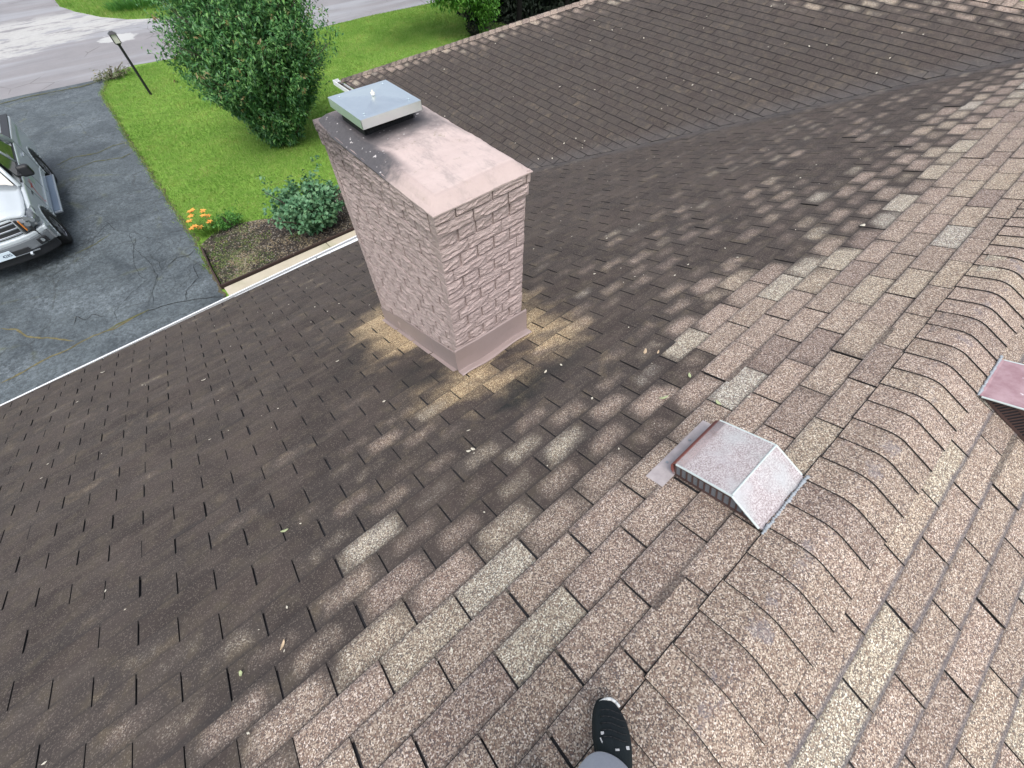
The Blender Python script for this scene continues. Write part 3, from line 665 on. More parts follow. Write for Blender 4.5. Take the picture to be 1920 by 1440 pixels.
def roof_vent(pl, xs_, u_dn, u_up, label, mtop, scr=None, flange=None, louvers=12):
    """pl frame; hood from u_dn (open, high end) to u_up (ridge side); all parts built at a = across, u = upslope"""
    xl, xr = xs_
    root = tag(empty('roof_vent', pl.P((xl + xr) / 2, (u_dn + u_up) / 2)), label, 'roof vent')
    I_ = Matrix.Translation(-root.location)
    def vp(o, par=None): o.parent = par or root; o.matrix_parent_inverse = I_; return o
    def mk(name, V, F, mat, par=None, sm=False):
        o = meshobj(name, [pl.P(*v) for v in V], F, mat); bm = bmesh.new(); bm.from_mesh(o.data); bmesh.ops.recalc_face_normals(bm, faces=bm.faces); bm.to_mesh(o.data); bm.free(); return vp(o, par)
    Lh = u_up - u_dn; s = 1 if Lh > 0 else -1; L = abs(Lh); H = .105
    U = lambda t: u_dn + s * t
    # profile of the hood from the open lower end to the ridge end
    pr_ = [(0.012, .022), (.0, .045), (0, .065)] + [(.030 - .030 * math.cos(a), .065 + .033 * math.sin(a)) for a in (math.radians(x) for x in (20, 40, 60, 80))] + [(.05, .0995), (.12, .102), (L - .115, .105), (L - .012, .017), (L, .013)]
    n = len(pr_); V = []; F = []
    ov = .008
    for x in (xl - ov, xr + ov):
        for t, h in pr_: V.append((x, U(t), h))
    for i in range(n - 1): F.append((i, i + 1, n + i + 1, n + i))
    hood = mk('hood', V, F, mtop); at = hood.data.attributes.new('front', 'FLOAT', 'POINT')
    at.data.foreach_set('value', [(.95 if 1 <= i % n <= 5 else (.55 if i % n in (0, 6, 7) else 0.)) for i in range(2 * n)])
    md = hood.modifiers.new('s', 'SOLIDIFY'); md.thickness = .003; md.offset = -1
    hood.data.polygons.foreach_set('use_smooth', [i < 7 for i in range(n - 1)])
    # rims along both sides and the fold
    for x in (xl - ov - .0025, xr + ov + .0025):
        for i in range(6, n - 2):
            (t0, h0), (t1, h1) = pr_[i], pr_[i + 1]; b_ = bmesh.new(); cyl(b_, pl.P(x, U(t0), h0 - .002), pl.P(x, U(t1), h1 - .002), .0042, seg=6); vp(bmobj('rim', b_, M_RIM))
    t0, h0 = pr_[-3]; b_ = bmesh.new(); cyl(b_, pl.P(xl - ov, U(t0), h0 + .0005), pl.P(xr + ov, U(t0), h0 + .0005), .0035, seg=6); vp(bmobj('fold', b_, M_RIM))
    # side walls with a slotted screen
    for x, dx in ((xl, .003), (xr, -.003)):
        prs = [(t, h) for t, h in pr_ if t < L - .005]; P = [(x, U(t), h - .001) for t, h in prs] + [(x, U(L - .02), .009), (x, U(.012), .009)]
        V = P + [(p[0] + dx, p[1], p[2]) for p in P]; m = len(P)
        # upper brown band and lower rail, leaving openings filled by the screens
        def band(hlo, hhi, t0, t1, name='side_wall', mat=M_VSIDE, inset=0.):
            def top(t):
                for (ta, ha), (tb, hb) in zip(prs[:-1], prs[1:]):
                    if ta <= t <= tb + 1e-9 and tb > ta: return ha + (hb - ha) * (t - ta) / (tb - ta)
                return prs[-1][1]
            N = 14; A_ = []
            for i in range(N + 1):
                t = t0 + (t1 - t0) * i / N; hi_ = min(hhi if hhi else 9, top(t) - .001); lo_ = min(hlo, hi_); A_.append((t, lo_, hi_))
            V = []; F = []
            for t, lo_, hi_ in A_:
                for xx in (x + inset, x + inset + dx): V += [(xx, U(t), lo_), (xx, U(t), hi_)]
            for i in range(N):
                a = i * 4; F += [(a, a + 4, a + 5, a + 1), (a + 2, a + 3, a + 7, a + 6), (a + 1, a + 5, a + 7, a + 3), (a, a + 2, a + 6, a + 4)]
            F += [(0, 1, 3, 2), (N * 4, N * 4 + 2, N * 4 + 3, N * 4 + 1)]
            return mk(name, V, F, mat)
        band(.070, None, .004, L - .06); band(.010, .020, .012, L - .016)
        sw = (L - .05 - .016) / louvers
        for i in range(louvers + 1):
            t = .012 + i * sw
            if t < L - .035: band(.020, .071, t, t + .006)
        for i in range(louvers):
            t = .012 + i * sw + .006
            if t < L - .045: band(.020, .070, t, t + sw - .006, 'screen', scr or M_SCR, inset=dx * .9)
    # flange
    x0, x1, u0, u1 = flange or (xl - .055, xr + .038, u_dn - s * .065, u_dn + s * .01)
    V = [(x0, u0, .0115), (x1, u0, .0115), (x1, u1, .0115), (x0, u1, .0115)]; V += [(a, b, c + .0022) for a, b, c in V]
    fl = mk('flange', V, [(0, 3, 2, 1), (4, 5, 6, 7), (0, 1, 5, 4), (1, 2, 6, 5), (2, 3, 7, 6), (3, 0, 4, 7)], M_FLG)
    for x in (xl + .03, xr - .09):
        b_ = bmesh.new(); cyl(b_, pl.P(x, u0 + s * .022, .0137), pl.P(x, u0 + s * .022, .017), .006, seg=8); vp(bmobj('nail', b_, M_TAR))
    # sealant bead along the ridge-side seam
    N = 26; b_ = bmesh.new()
    for i in range(N):
        x = xl - .02 + (xr - xl + .03) * i / (N - 1); r = .005 + .009 * abs(vn(i * .9, 1)); 
        vs = bmesh.ops.create_icosphere(b_, subdivisions=1, radius=r)['verts']; bmesh.ops.scale(b_, vec=(1.4, 1, .55), verts=vs); bmesh.ops.translate(b_, vec=pl.P(x, u_up + s * (.006 + .004 * vn(i * .9, 3)), .018), verts=vs)
    vp(bmobj('sealant', b_, M_TAR, smooth=True)); return root
roof_vent(PA, (1.231, 1.506), .762, 1.118, 'brown slant-back roof vent with chalky pale hood on the street slope below the ridge caps', M_VT, flange=(1.152, 1.548, .697, .775))
roof_vent(PB, (2.430, 2.705), -.53, -.165, 'maroon slant-back roof vent just over the ridge at the picture edge', M_PURP, scr=flat('dark_screen', (.03, .03, .038), .5, .2, var=.8, sc_=300), louvers=22)


# ------------------------------------------------------------------ ground
ZG = -4.6
def gpoly(name, pts, z, mat, kind='structure', subdiv=False):
    o = meshobj(name, [(x, y, z) for x, y in pts], [tuple(range(len(pts)))], mat)
    bm = bmesh.new(); bm.from_mesh(o.data); bmesh.ops.triangulate(bm, faces=bm.faces)
    for f in bm.faces:
        if f.normal.z < 0: f.normal_flip()
    bm.to_mesh(o.data); bm.free(); o['kind'] = kind; return o
def wob(pts, step=.35, amp=.05, seed=1):
    """densify an outline and make its edge uneven"""
    out = []
    n = len(pts)
    for i in range(n):
        p, q = Vector(pts[i]).to_2d(), Vector(pts[(i + 1) % n]).to_2d(); L = (q - p).length; k = max(1, int(L / step)) if L < 60 else 1
        for j in range(k):
            r = p + (q - p) * j / k; out.append((r.x + amp * vn(r.x, r.y, 1.7, seed), r.y + amp * vn(r.x, r.y, 1.7, seed + 5)))
    return out
def grass_mat(name, lo, hi, yel):
    k = NT(name, .9, .15); n1 = k.noise(.55, detail=4, rough=.6); n2 = k.noise(5, detail=5, rough=.7); n3 = k.noise(70, detail=3, rough=.8)
    c = k.mix(k.ramp(n1, .3, .7), lo, hi); c = k.mix(k.ramp(n2, .5, .8), c, yel); c = k.mix(1., c, k.mix(n3, (.5, .55, .5), (1.4, 1.35, 1.4)), 'MULTIPLY')
    k.col(c); k.bump(n3, .6, .05); return k.m
M_GR = grass_mat('mown_lawn', (.14, .27, .040), (.20, .35, .060), (.30, .37, .11))
M_DIRT = flat('dark_soil', (.05, .038, .028), .95, var=.5, sc_=20)
S_ = 300
gpoly('ground', [(-S_, -S_), (S_, -S_), (S_, S_), (-S_, S_)], ZG - .03, M_DIRT)
gpoly('lawn', [(-S_ + 5, -S_ + 5), (S_ - 5, -S_ + 5), (S_ - 5, S_ - 5), (-S_ + 5, S_ - 5)], ZG - .012, M_GR)
def road_mat():
    k = NT('old_grey_road_asphalt', .85, .3); n1 = k.noise(.9, detail=5, rough=.65); n2 = k.noise(90, detail=3, rough=.8); s = k.sepxyz()
    tracks = k.noise(.9, k.pos((.12, 1.1, 1), (0, 0, .03)), 3, .5)
    c = k.mix(n1, (.175, .172, .182), (.27, .258, .265)); c = k.mix(k.math('MULTIPLY', k.ramp(tracks, .45, .65), .5), c, (.33, .345, .37)); c = k.mix(1., c, k.mix(n2, (.8, .8, .8), (1.2, 1.2, 1.2)), 'MULTIPLY')
    cr = k.vor(.55, k.pos((1, 1, 1)), 'DISTANCE_TO_EDGE'); crk = k.math('MULTIPLY', k.ramp(cr, .014, .004), k.ramp(k.noise(.4), .5, .6)); c = k.mix(k.math('MULTIPLY', crk, .6), c, (.08, .075, .07))
    # pale worn concrete patches at the junction
    g = k.math('ADD', k.math('MULTIPLY', k.math('SUBTRACT', s[1], 31.3), .45), k.math('MULTIPLY', k.math('SUBTRACT', s[0], 2.5), -.16))
    pn = k.noise(.8, k.pos((.45, 1.2, 1)), 6, .75, .4)
    pale = k.math('MULTIPLY', k.ramp(k.math('ADD', g, k.math('MULTIPLY', k.math('SUBTRACT', pn, .5), 3.2)), -.1, .35), k.ramp(k.noise(1.1, k.pos((.5, 1.3, 1), (0, 0, .1)), 5, .7), .38, .5))
    pale = k.math('MULTIPLY', pale, k.ramp(s[0], 5.5, 3.5)); pale = k.math('MULTIPLY', pale, k.ramp(s[1], 36.5, 35))
    c = k.mix(k.math('MULTIPLY', pale, .85), c, k.mix(k.noise(6, detail=6, rough=.8), (.28, .28, .27), (.55, .545, .53)))
    # small pale patch beyond the lamp
    d = k.n('ShaderNodeVectorMath', operation='DISTANCE'); k.L(k.pos((1, 1.2, 1)), d.inputs[0]); d.inputs[1].default_value = (1.95, 29.6 * 1.2, ZG)
    p2 = k.ramp(k.math('ADD', d.outputs['Value'], k.math('MULTIPLY', k.noise(3, detail=4), 1.0)), 1.35, 1.15); c = k.mix(k.math('MULTIPLY', p2, .8), c, (.46, .465, .455))
    k.col(c); k.bump(n2, .4, .01); return k.m
M_RD = road_mat()
near = [(-60, 26.6), (-12, 25.4), (-4, 24.95), (-2, 24.85), (-.75, 24.65), (.32, 24.5), (.95, 25.1), (1.7, 25.4), (2.7, 25.2), (3.5, 24.95), (8.7, 24.65), (12.5, 24.78), (16.6, 24.5), (30, 24.1), (120, 22)]
far = [(120, 28.5), (30, 30.2), (14, 30.9), (8.6, 30.7), (6.2, 30.85), (4.3, 31.5), (3.0, 32.4), (2.05, 33.7), (1.2, 35.7), (.75, 37.3), (.6, 60), (-5.5, 60), (-5.6, 36), (-8, 33.4), (-60, 34)]
gpoly('road', wob(near + far, .5, .06, 3), ZG - .006, M_RD)
def drive_mat():
    k = NT('cracked_sealed_driveway_asphalt', .5, .45); n1 = k.noise(.8, detail=5, rough=.65, dist=.6); n2 = k.noise(120, detail=3, rough=.85); n3 = k.noise(6, k.pos((.6, 1.2, 1), (0, 0, .15)), 7, .8); s = k.sepxyz()
    c = k.mix(k.ramp(n1, .3, .7), (.036, .045, .050), (.084, .101, .110)); c = k.mix(k.math('MULTIPLY', k.ramp(n3, .5, .75), .30), c, (.125, .145, .16))
    worn = k.noise(.7, detail=3); blot = k.math('MULTIPLY', k.ramp(worn, .48, .66), k.ramp(k.noise(11, detail=8, rough=.85), .45, .66)); c = k.mix(k.math('MULTIPLY', blot, .55), c, (.21, .24, .26)); c = k.mix(k.math('MULTIPLY', k.ramp(k.noise(2.2, detail=7, rough=.8), .45, .7), .4), c, (.11, .13, .135))
    # net of fine cracks, strongest near the house
    wv = k.n('ShaderNodeVectorMath', operation='ADD'); k.L(k.geo.outputs['Position'], wv.inputs[0])
    nz = k.n('ShaderNodeTexNoise'); nz.inputs['Scale'].default_value = 4; nz.inputs['Detail'].default_value = 9; nz.inputs['Roughness'].default_value = .75; k.L(k.geo.outputs['Position'], nz.inputs['Vector'])
    sc2 = k.n('ShaderNodeVectorMath', operation='SCALE'); k.L(nz.outputs['Color'], sc2.inputs[0]); sc2.inputs['Scale'].default_value = .14; k.L(sc2.outputs[0], wv.inputs[1])
    v1 = k.vor(3.1, wv.outputs[0], 'DISTANCE_TO_EDGE'); v2 = k.vor(.62, wv.outputs[0], 'DISTANCE_TO_EDGE')
    m1 = k.math('MULTIPLY', k.ramp(k.noise(.45, detail=2), .47, .58), k.ramp(s[1], 15.5, 12.5)); cr1 = k.math('MULTIPLY', k.ramp(v1, .026, .006), m1); cr2 = k.math('MULTIPLY', k.ramp(v2, .016, .004), k.ramp(k.noise(.5), .42, .5))
    c = k.mix(k.math('MULTIPLY', k.math('MAXIMUM', cr1, k.math('MULTIPLY', cr2, .6)), .62), c, (.020, .022, .020))
    moss = k.math('MULTIPLY', k.ramp(v2, .06, .0), k.ramp(k.noise(1.3, detail=4), .52, .64)); c = k.mix(k.math('MULTIPLY', moss, .28), c, (.14, .15, .07))
    litter = k.math('MULTIPLY', k.ramp(k.noise(.6, detail=2), .5, .62), k.ramp(k.noise(26, detail=4, rough=.8), .60, .72)); c = k.mix(k.math('MULTIPLY', litter, .5), c, (.17, .15, .08))
    c = k.mix(1., c, k.mix(k.ramp(k.noise(16, detail=8, rough=.85), .32, .68), (.45, .47, .48), (1.6, 1.6, 1.62)), 'MULTIPLY'); c = k.mix(1., c, k.mix(n2, (.6, .6, .6), (1.4, 1.4, 1.4)), 'MULTIPLY')
    sp = k.ramp(k.vor(7), .05, .03); c = k.mix(k.math('MULTIPLY', sp, .7), c, (.35, .35, .36))
    k.col(c); k.set(k.b.inputs['Roughness'], k.ramp(n1, .3, .7, .52, .75)); k.bump(n2, .5, .008, k.bump(v1, .0, .0)); return k.m
M_DR = drive_mat()
dedge = [(-.19, 3.6), (-.19, 8.6), (-.16, 9.6), (-.12, 10.4), (-.04, 11.2), (-.07, 12.2), (-.05, 13.5), (-.07, 15), (-.04, 16.5), (-.06, 18.3), (.01, 20.6), (.04, 23), (.2, 23.4), (.62, 24.6)]
gpoly('driveway', wob(dedge + [(-5.6, 25.1), (-5.2, 3.6)], .3, .03, 6), ZG + .002, M_DR)
M_SEAM = flat('mossy_crack_fill', (.10, .10, .035), .95, var=.7, sc_=14); M_CRK = flat('open_crack_shadow', (.012, .012, .012), .95, var=.4, sc_=10); M_RUST = flat('leaf_litter_in_crack', (.125, .110, .055), .95, var=.8, sc_=16)
def ribbon(name, pts, wd, z, mat, seed=0, jit=.03):
    P = []
    for p, q in zip(pts[:-1], pts[1:]):
        p, q = Vector(p), Vector(q); k = max(2, int((q - p).length / .06))
        for j in range(k): r = p + (q - p) * j / k; P.append(Vector((r.x + jit * vn(r.x, r.y, 6, seed), r.y + jit * vn(r.x, r.y, 6, seed + 9))))
    P.append(Vector(pts[-1])); V = []; F = []
    for i, p in enumerate(P):
        d = (P[min(i + 1, len(P) - 1)] - P[max(i - 1, 0)]).normalized(); nn = Vector((-d.y, d.x)); ww = wd * (.5 + .9 * abs(vn(i * .33, seed, 1))) * min(1, .2 + min(i, len(P) - 1 - i) / 4)
        V += [(p.x + nn.x * ww, p.y + nn.y * ww, z), (p.x - nn.x * ww, p.y - nn.y * ww, z)]
    for i in range(len(P) - 1): F.append((2 * i, 2 * i + 1, 2 * i + 3, 2 * i + 2))
    o = meshobj(name, V, F, mat); o['kind'] = 'structure'; return o
zc_ = ZG + .006
CK = [([(-4.33, 9.05), (-3.94, 9.09), (-3.59, 9.19), (-3.15, 9.18), (-2.7, 9.27), (-2.34, 9.2), (-2.07, 9.27), (-1.69, 9.31)], .032, M_RUST), ([(-1.69, 9.31), (-1.19, 9.21), (-.79, 9.03), (-.4, 8.8), (-.15, 8.62)], .016, M_CRK),
      ([(-4.18, 10.79), (-3.9, 10.54), (-3.78, 10.16), (-3.57, 9.94), (-3.31, 9.69), (-3.03, 9.35)], .03, M_RUST), ([(-2.5, 9.24), (-2.07, 9.3), (-1.6, 9.33)], .03, M_SEAM),
      ([(-2.21, 9.3), (-2.21, 9.71), (-2.07, 9.91), (-1.73, 10.18), (-1.57, 10.28), (-1.39, 10.43), (-1.18, 10.61), (-1.02, 10.57), (-1.0, 10.97), (-1.09, 11.18), (-.91, 11.43), (-.67, 11.64)], .0048, M_CRK),
      ([(-1.18, 12.38), (-1.36, 11.83), (-1.48, 11.19), (-1.47, 10.61), (-1.39, 10.43)], .0048, M_CRK), ([(-2.16, 17.9), (-1.68, 18.15), (-1.03, 17.93), (-.57, 18.15), (-.1, 18.11)], .025, M_SEAM), ([(-2.0, 17.2), (-1.2, 17.4), (-.5, 17.1), (-.08, 17.3)], .02, M_SEAM),
      ([(-2.26, 15.07), (-1.57, 15.01), (-1.1, 15.01), (-.12, 14.52)], .0048, M_CRK), ([(-2.6, 12.88), (-2.02, 13.04), (-1.6, 13.5), (-1.01, 13.47), (-.44, 13.24), (-.05, 13.2)], .0048, M_CRK), ([(-2.5, 12.6), (-2.0, 12.75), (-1.65, 12.95)], .02, M_SEAM),
      ([(-1.65, 13.78), (-1.5, 13.05), (-1.19, 12.66), (-.93, 12.09), (-.37, 11.95), (-.05, 11.8)], .0048, M_CRK), ([(-1.27, 12.73), (-1.32, 11.88), (-1.17, 11.12), (-1.16, 10.41), (-1.37, 9.94), (-1.5, 9.4)], .0048, M_CRK), ([(-2.39, 9.71), (-2.58, 9.97), (-2.72, 9.88), (-2.88, 10.13), (-2.95, 9.87)], .010, M_CRK),
      ([(-.95, 10.6), (-.6, 10.8), (-.35, 10.7), (-.12, 10.9)], .009, M_CRK), ([(-.9, 9.05), (-.8, 9.4), (-.45, 9.7), (-.4, 10.2), (-.15, 10.3)], .009, M_CRK), ([(-4.5, 24.2), (-2.2, 24.5), (-.4, 24.25), (.3, 24.4)], .04, M_SEAM)]
for i, (p, wd, m) in enumerate(CK): ribbon('driveway_crack', p, wd, zc_ + i * .0006, m, i)
ribbon('driveway_edge_soil', dedge[1:], .05, ZG + .0045, flat('edge_soil', (.085, .075, .045), .95, var=.7, sc_=18), 40, .10)
# concrete walk, edging boards, planting bed
M_CONC = None
def conc():
    k = NT('weathered_tan_concrete', .85, .3); n = k.noise(2.5, detail=5, rough=.7); n2 = k.noise(60, detail=4, rough=.8); c = k.mix(n, (.36, .32, .245), (.52, .475, .38)); c = k.mix(k.math('MULTIPLY', k.ramp(k.noise(1.2, detail=4), .55, .7), .5), c, (.30, .31, .20)); c = k.mix(1., c, k.mix(n2, (.8, .8, .8), (1.2, 1.2, 1.2)), 'MULTIPLY'); k.col(c); k.bump(n2, .4, .006); return k.m
M_CONC = conc()
for i, (xa, xb) in enumerate(((-.10, 2.405), (2.417, 4.5))):
    b_ = bmesh.new(); box(b_, ((xa + xb) / 2, 6.2, ZG + .02), (xb - xa, 5.30, .12)); o = bevel(bmobj('concrete_path', b_, M_CONC), .012); o['kind'] = 'structure'
M_EDG = flat('brown_timber_edging', (.042, .026, .022), .8, var=.4, sc_=9)
edg = tag(empty('bed_edging', (1.5, 8.95, ZG)), 'dark brown timber edging boards around the small planting bed beside the driveway', 'garden edging')
EI = Matrix.Translation(-edg.location)
def board(p, q, h=.14, t=.035, nm='board'):
    p, q = Vector(p), Vector(q); b_ = bmesh.new(); d = q - p; ang = math.atan2(d.y, d.x); box(b_, ((p + q) / 2).to_tuple() + (ZG + h / 2 - .02,), (d.length - .01, t, h), Matrix.Rotation(ang, 3, 'Z'))
    o = bevel(bmobj(nm, b_, M_EDG), .004, 1); o.parent = edg; o.matrix_parent_inverse = EI
for p, q in (((-.12, 8.93), (1.6, 8.92)), ((1.6, 8.92), (3.3, 8.91)), ((3.3, 8.91), (4.6, 8.90)), ((-.14, 8.93), (-.10, 9.8)), ((-.10, 9.8), (-.02, 10.65)), ((3.0, 10.82), (4.6, 10.79))): board(p, q)
def bed_mat():
    k = NT('gritty_dark_mulch', .95, .15); n = k.noise(1.3, detail=4, rough=.6); v = k.vor(38, None, 'F1', 'Color'); s = k.sep(v); n2 = k.noise(80, detail=3, rough=.8); x = k.sepxyz()
    c = k.mix(s[0], (.014, .012, .011), (.085, .072, .062)); c = k.mix(k.ramp(k.math('ADD', n, k.math('MULTIPLY', s[1], .25)), .68, .80), c, (.26, .215, .14)); c = k.mix(k.math('MULTIPLY', k.ramp(s[2], .88, .96), .7), c, (.40, .36, .31))
    gz = k.math('MULTIPLY', k.ramp(x[0], 1.6, .4), k.ramp(k.noise(6, detail=5, rough=.8), .46, .62)); c = k.mix(k.math('MULTIPLY', gz, .65), c, (.08, .125, .035))
    k.col(c); k.bump(k.math('ADD', s[0], n2), .9, .02); return k.m
bedp = [(-.10, 8.93), (4.6, 8.90), (4.6, 10.80), (3.4, 10.80), (1.78, 10.87), (1.56, 11.0), (1.05, 11.22), (.43, 11.25), (.0, 10.95)]
gpoly('planting_bed', wob(bedp, .25, .03, 12), ZG + .014, bed_mat())

# grass blades on the lawn near the house and weeds in the bed: real geometry, one mesh
def pip(x, y, poly):
    c = np.zeros(len(x), bool); n = len(poly); j = n - 1
    for i in range(n):
        xi, yi = poly[i]; xj, yj = poly[j]; m = ((yi > y) != (yj > y)) & (x < (xj - xi) * (y - yi) / (yj - yi + 1e-12) + xi); c ^= m; j = i
    return c
def blades(name, xs, ys, hmin, hmax, wd, mat, z=ZG, lean_=.5):
    n = len(xs); a = np.random.rand(n) * 2 * np.pi; h = hmin + (hmax - hmin) * np.random.rand(n); d = np.random.rand(n) * lean_ * h; b = np.random.rand(n) * 2 * np.pi
    V = np.zeros((n, 3, 3), np.float32); V[:, 0] = np.c_[xs + np.cos(a) * wd, ys + np.sin(a) * wd, np.full(n, z - .01)]; V[:, 1] = np.c_[xs - np.cos(a) * wd, ys - np.sin(a) * wd, np.full(n, z - .01)]; V[:, 2] = np.c_[xs + np.cos(b) * d, ys + np.sin(b) * d, z + h]
    me = D.meshes.new(name); me.vertices.add(3 * n); me.vertices.foreach_set('co', V.ravel()); me.loops.add(3 * n); me.loops.foreach_set('vertex_index', np.arange(3 * n, dtype=np.int32)); me.polygons.add(n); me.polygons.foreach_set('loop_start', np.arange(0, 3 * n, 3, dtype=np.int32)); me.polygons.foreach_set('loop_total', np.full(n, 3, np.int32)); me.update(calc_edges=True); me.materials.append(mat)
    t = me.attributes.new('rnd', 'FLOAT', 'POINT'); t.data.foreach_set('value', np.repeat(np.random.rand(n).astype(np.float32), 3))
    o = D.objects.new(name, me); link(o); o['kind'] = 'stuff'; return o
def leaf_mat(name, cols, tip=None, rough=.5, trans=.25):
    k = NT(name, rough, .35); r = k.attr('rnd', 'Fac'); cr = k.n('ShaderNodeValToRGB'); k.L(r, cr.inputs[0]); e = cr.color_ramp.elements
    e[0].position = 0; e[0].color = (*cols[0], 1); e[1].position = 1; e[1].color = (*cols[-1], 1)
    for i in range(1, len(cols) - 1): x = e.new(i / (len(cols) - 1)); x.color = (*cols[i], 1)
    c = cr.outputs[0]
    if name == 'grass_blade': c = k.mix(k.ramp(k.noise(1.1, detail=6, rough=.75), .42, .72), c, k.mix(1., c, (1.45, 1.02, 1.3), 'MULTIPLY')); c = k.mix(k.ramp(k.noise(.45, detail=3), .4, .65), c, k.mix(1., c, (.66, .78, .6), 'MULTIPLY'))
    if tip: c = k.mix(k.attr('tip', 'Fac'), c, tip)
    k.col(c)
    if trans:
        tr = k.n('ShaderNodeBsdfTranslucent'); k.L(c, tr.inputs[0]); mx_ = k.n('ShaderNodeMixShader'); mx_.inputs[0].default_value = trans; out = k.t.nodes['Material Output']
        k.L(k.b.outputs[0], mx_.inputs[1]); k.L(tr.outputs[0], mx_.inputs[2]); k.L(mx_.outputs[0], out.inputs[0])
    return k.m
M_BL0 = None
M_BL = leaf_mat('grass_blade', [(.135, .265, .040), (.19, .35, .058), (.235, .39, .085), (.34, .41, .15)], None, .6, .3)
rng = np.random
N = 230000
x = rng.rand(N) * 17 - .1; y = 10.8 + rng.rand(N) * 14.3
keep = ~pip(x, y, bedp) & ~pip(x, y, [(p[0] + .0, p[1]) for p in dedge] + [(-6, 25.2), (-6, 3)]) & ~pip(x, y, near + far); x, y = x[keep], y[keep]
blades('grass', x, y, .02, .055, .008, M_BL)
N = 60000; x = rng.rand(N) * 14 + .3; y = 30 + rng.rand(N) * 11; keep = ~pip(x, y, near + far); blades('grass', x[keep], y[keep], .04, .12, .015, M_BL)
N = 5200; x = rng.rand(N) * 2.6 - .1; y = 9 + rng.rand(N) * 2.2; keep = pip(x, y, bedp) & (np.array([vn(a, b, 2.3, 4) for a, b in zip(x, y)]) > .02 + .25 * (x > 1.2)); blades('weeds', x[keep], y[keep], .02, .06, .011, M_BL, lean_=.9)
# longer grass along the driveway edge and wood chips in the bed
pts = []
for p, q in zip(dedge[2:-1], dedge[3:]):
    for t in np.random.rand(int(130 * math.dist(p, q))): pts.append((p[0] + (q[0] - p[0]) * t + rng.normal() * .05, p[1] + (q[1] - p[1]) * t))
pts = np.array(pts); blades('edge_grass', pts[:, 0], pts[:, 1], .04, .11, .008, M_BL, lean_=1.)
chips = bmesh.new()
for i in range(900):
    cx_, cy_ = rng.rand() * 4.2 - .05, 9 + rng.rand() * 1.8
    vs = box(chips, (0, 0, 0), (.012 + rng.rand() * .03, .008 + rng.rand() * .012, .006), Matrix.Rotation(rng.rand() * 6, 3, 'Z') @ Matrix.Rotation(rng.rand() * .6, 3, 'X')); bmesh.ops.translate(chips, vec=(cx_, cy_, ZG + .02), verts=vs)
o = bmobj('mulch_chips', chips, flat('wood_chip', (.20, .15, .10), .9, var=.7, sc_=20)); o['kind'] = 'stuff'

# ------------------------------------------------------------------ plants
def leaves(name, P, Dn, Up, L, Wd, mat, parent, tip=None, fold=.25, curl=.2):
    """P base points, Dn pointing direction, Up approx normal; each leaf = 4 triangles with a fold"""
    n = len(P); Dn = Dn / np.linalg.norm(Dn, axis=1, keepdims=True); S = np.cross(Dn, Up); S /= np.linalg.norm(S, axis=1, keepdims=True) + 1e-9; Nn = np.cross(S, Dn)
    L = L[:, None]; Wd = Wd[:, None]
    V = np.zeros((n, 5, 3), np.float32); V[:, 0] = P; V[:, 1] = P + Dn * L * .42 + S * Wd * .5 + Nn * Wd * fold; V[:, 2] = P + Dn * L - Nn * L * curl; V[:, 3] = P + Dn * L * .42 - S * Wd * .5 + Nn * Wd * fold; V[:, 4] = P + Dn * L * .5
    F = np.array([[0, 1, 4], [1, 2, 4], [2, 3, 4], [3, 0, 4]], np.int32); idx = (F[None] + (np.arange(n) * 5)[:, None, None]).reshape(-1)
    me = D.meshes.new(name); me.vertices.add(5 * n); me.vertices.foreach_set('co', V.ravel()); me.loops.add(12 * n); me.loops.foreach_set('vertex_index', idx.astype(np.int32)); me.polygons.add(4 * n); me.polygons.foreach_set('loop_start', np.arange(0, 12 * n, 3, dtype=np.int32)); me.polygons.foreach_set('loop_total', np.full(4 * n, 3, np.int32)); me.update(calc_edges=True); me.materials.append(mat)
    t = me.attributes.new('rnd', 'FLOAT', 'POINT'); t.data.foreach_set('value', np.repeat(np.random.rand(n).astype(np.float32), 5))
    t = me.attributes.new('tip', 'FLOAT', 'POINT'); t.data.foreach_set('value', np.repeat((tip if tip is not None else np.zeros(n)).astype(np.float32), 5))
    o = D.objects.new(name, me); link(o)
    if parent: o.parent = parent; o.matrix_parent_inverse = Matrix.Translation(-parent.location)
    return o
def unit(v): return v / (np.linalg.norm(v, axis=-1, keepdims=True) + 1e-9)
M_BARK = flat('grey_brown_bark', (.09, .07, .055), .9, var=.4, sc_=12)
def limb(bm, pts, r0, r1, seg=7):
    for i in range(len(pts) - 1):
        a = r0 + (r1 - r0) * i / (len(pts) - 1); b = r0 + (r1 - r0) * (i + 1) / (len(pts) - 1); cyl(bm, pts[i], pts[i + 1], a, b, seg)
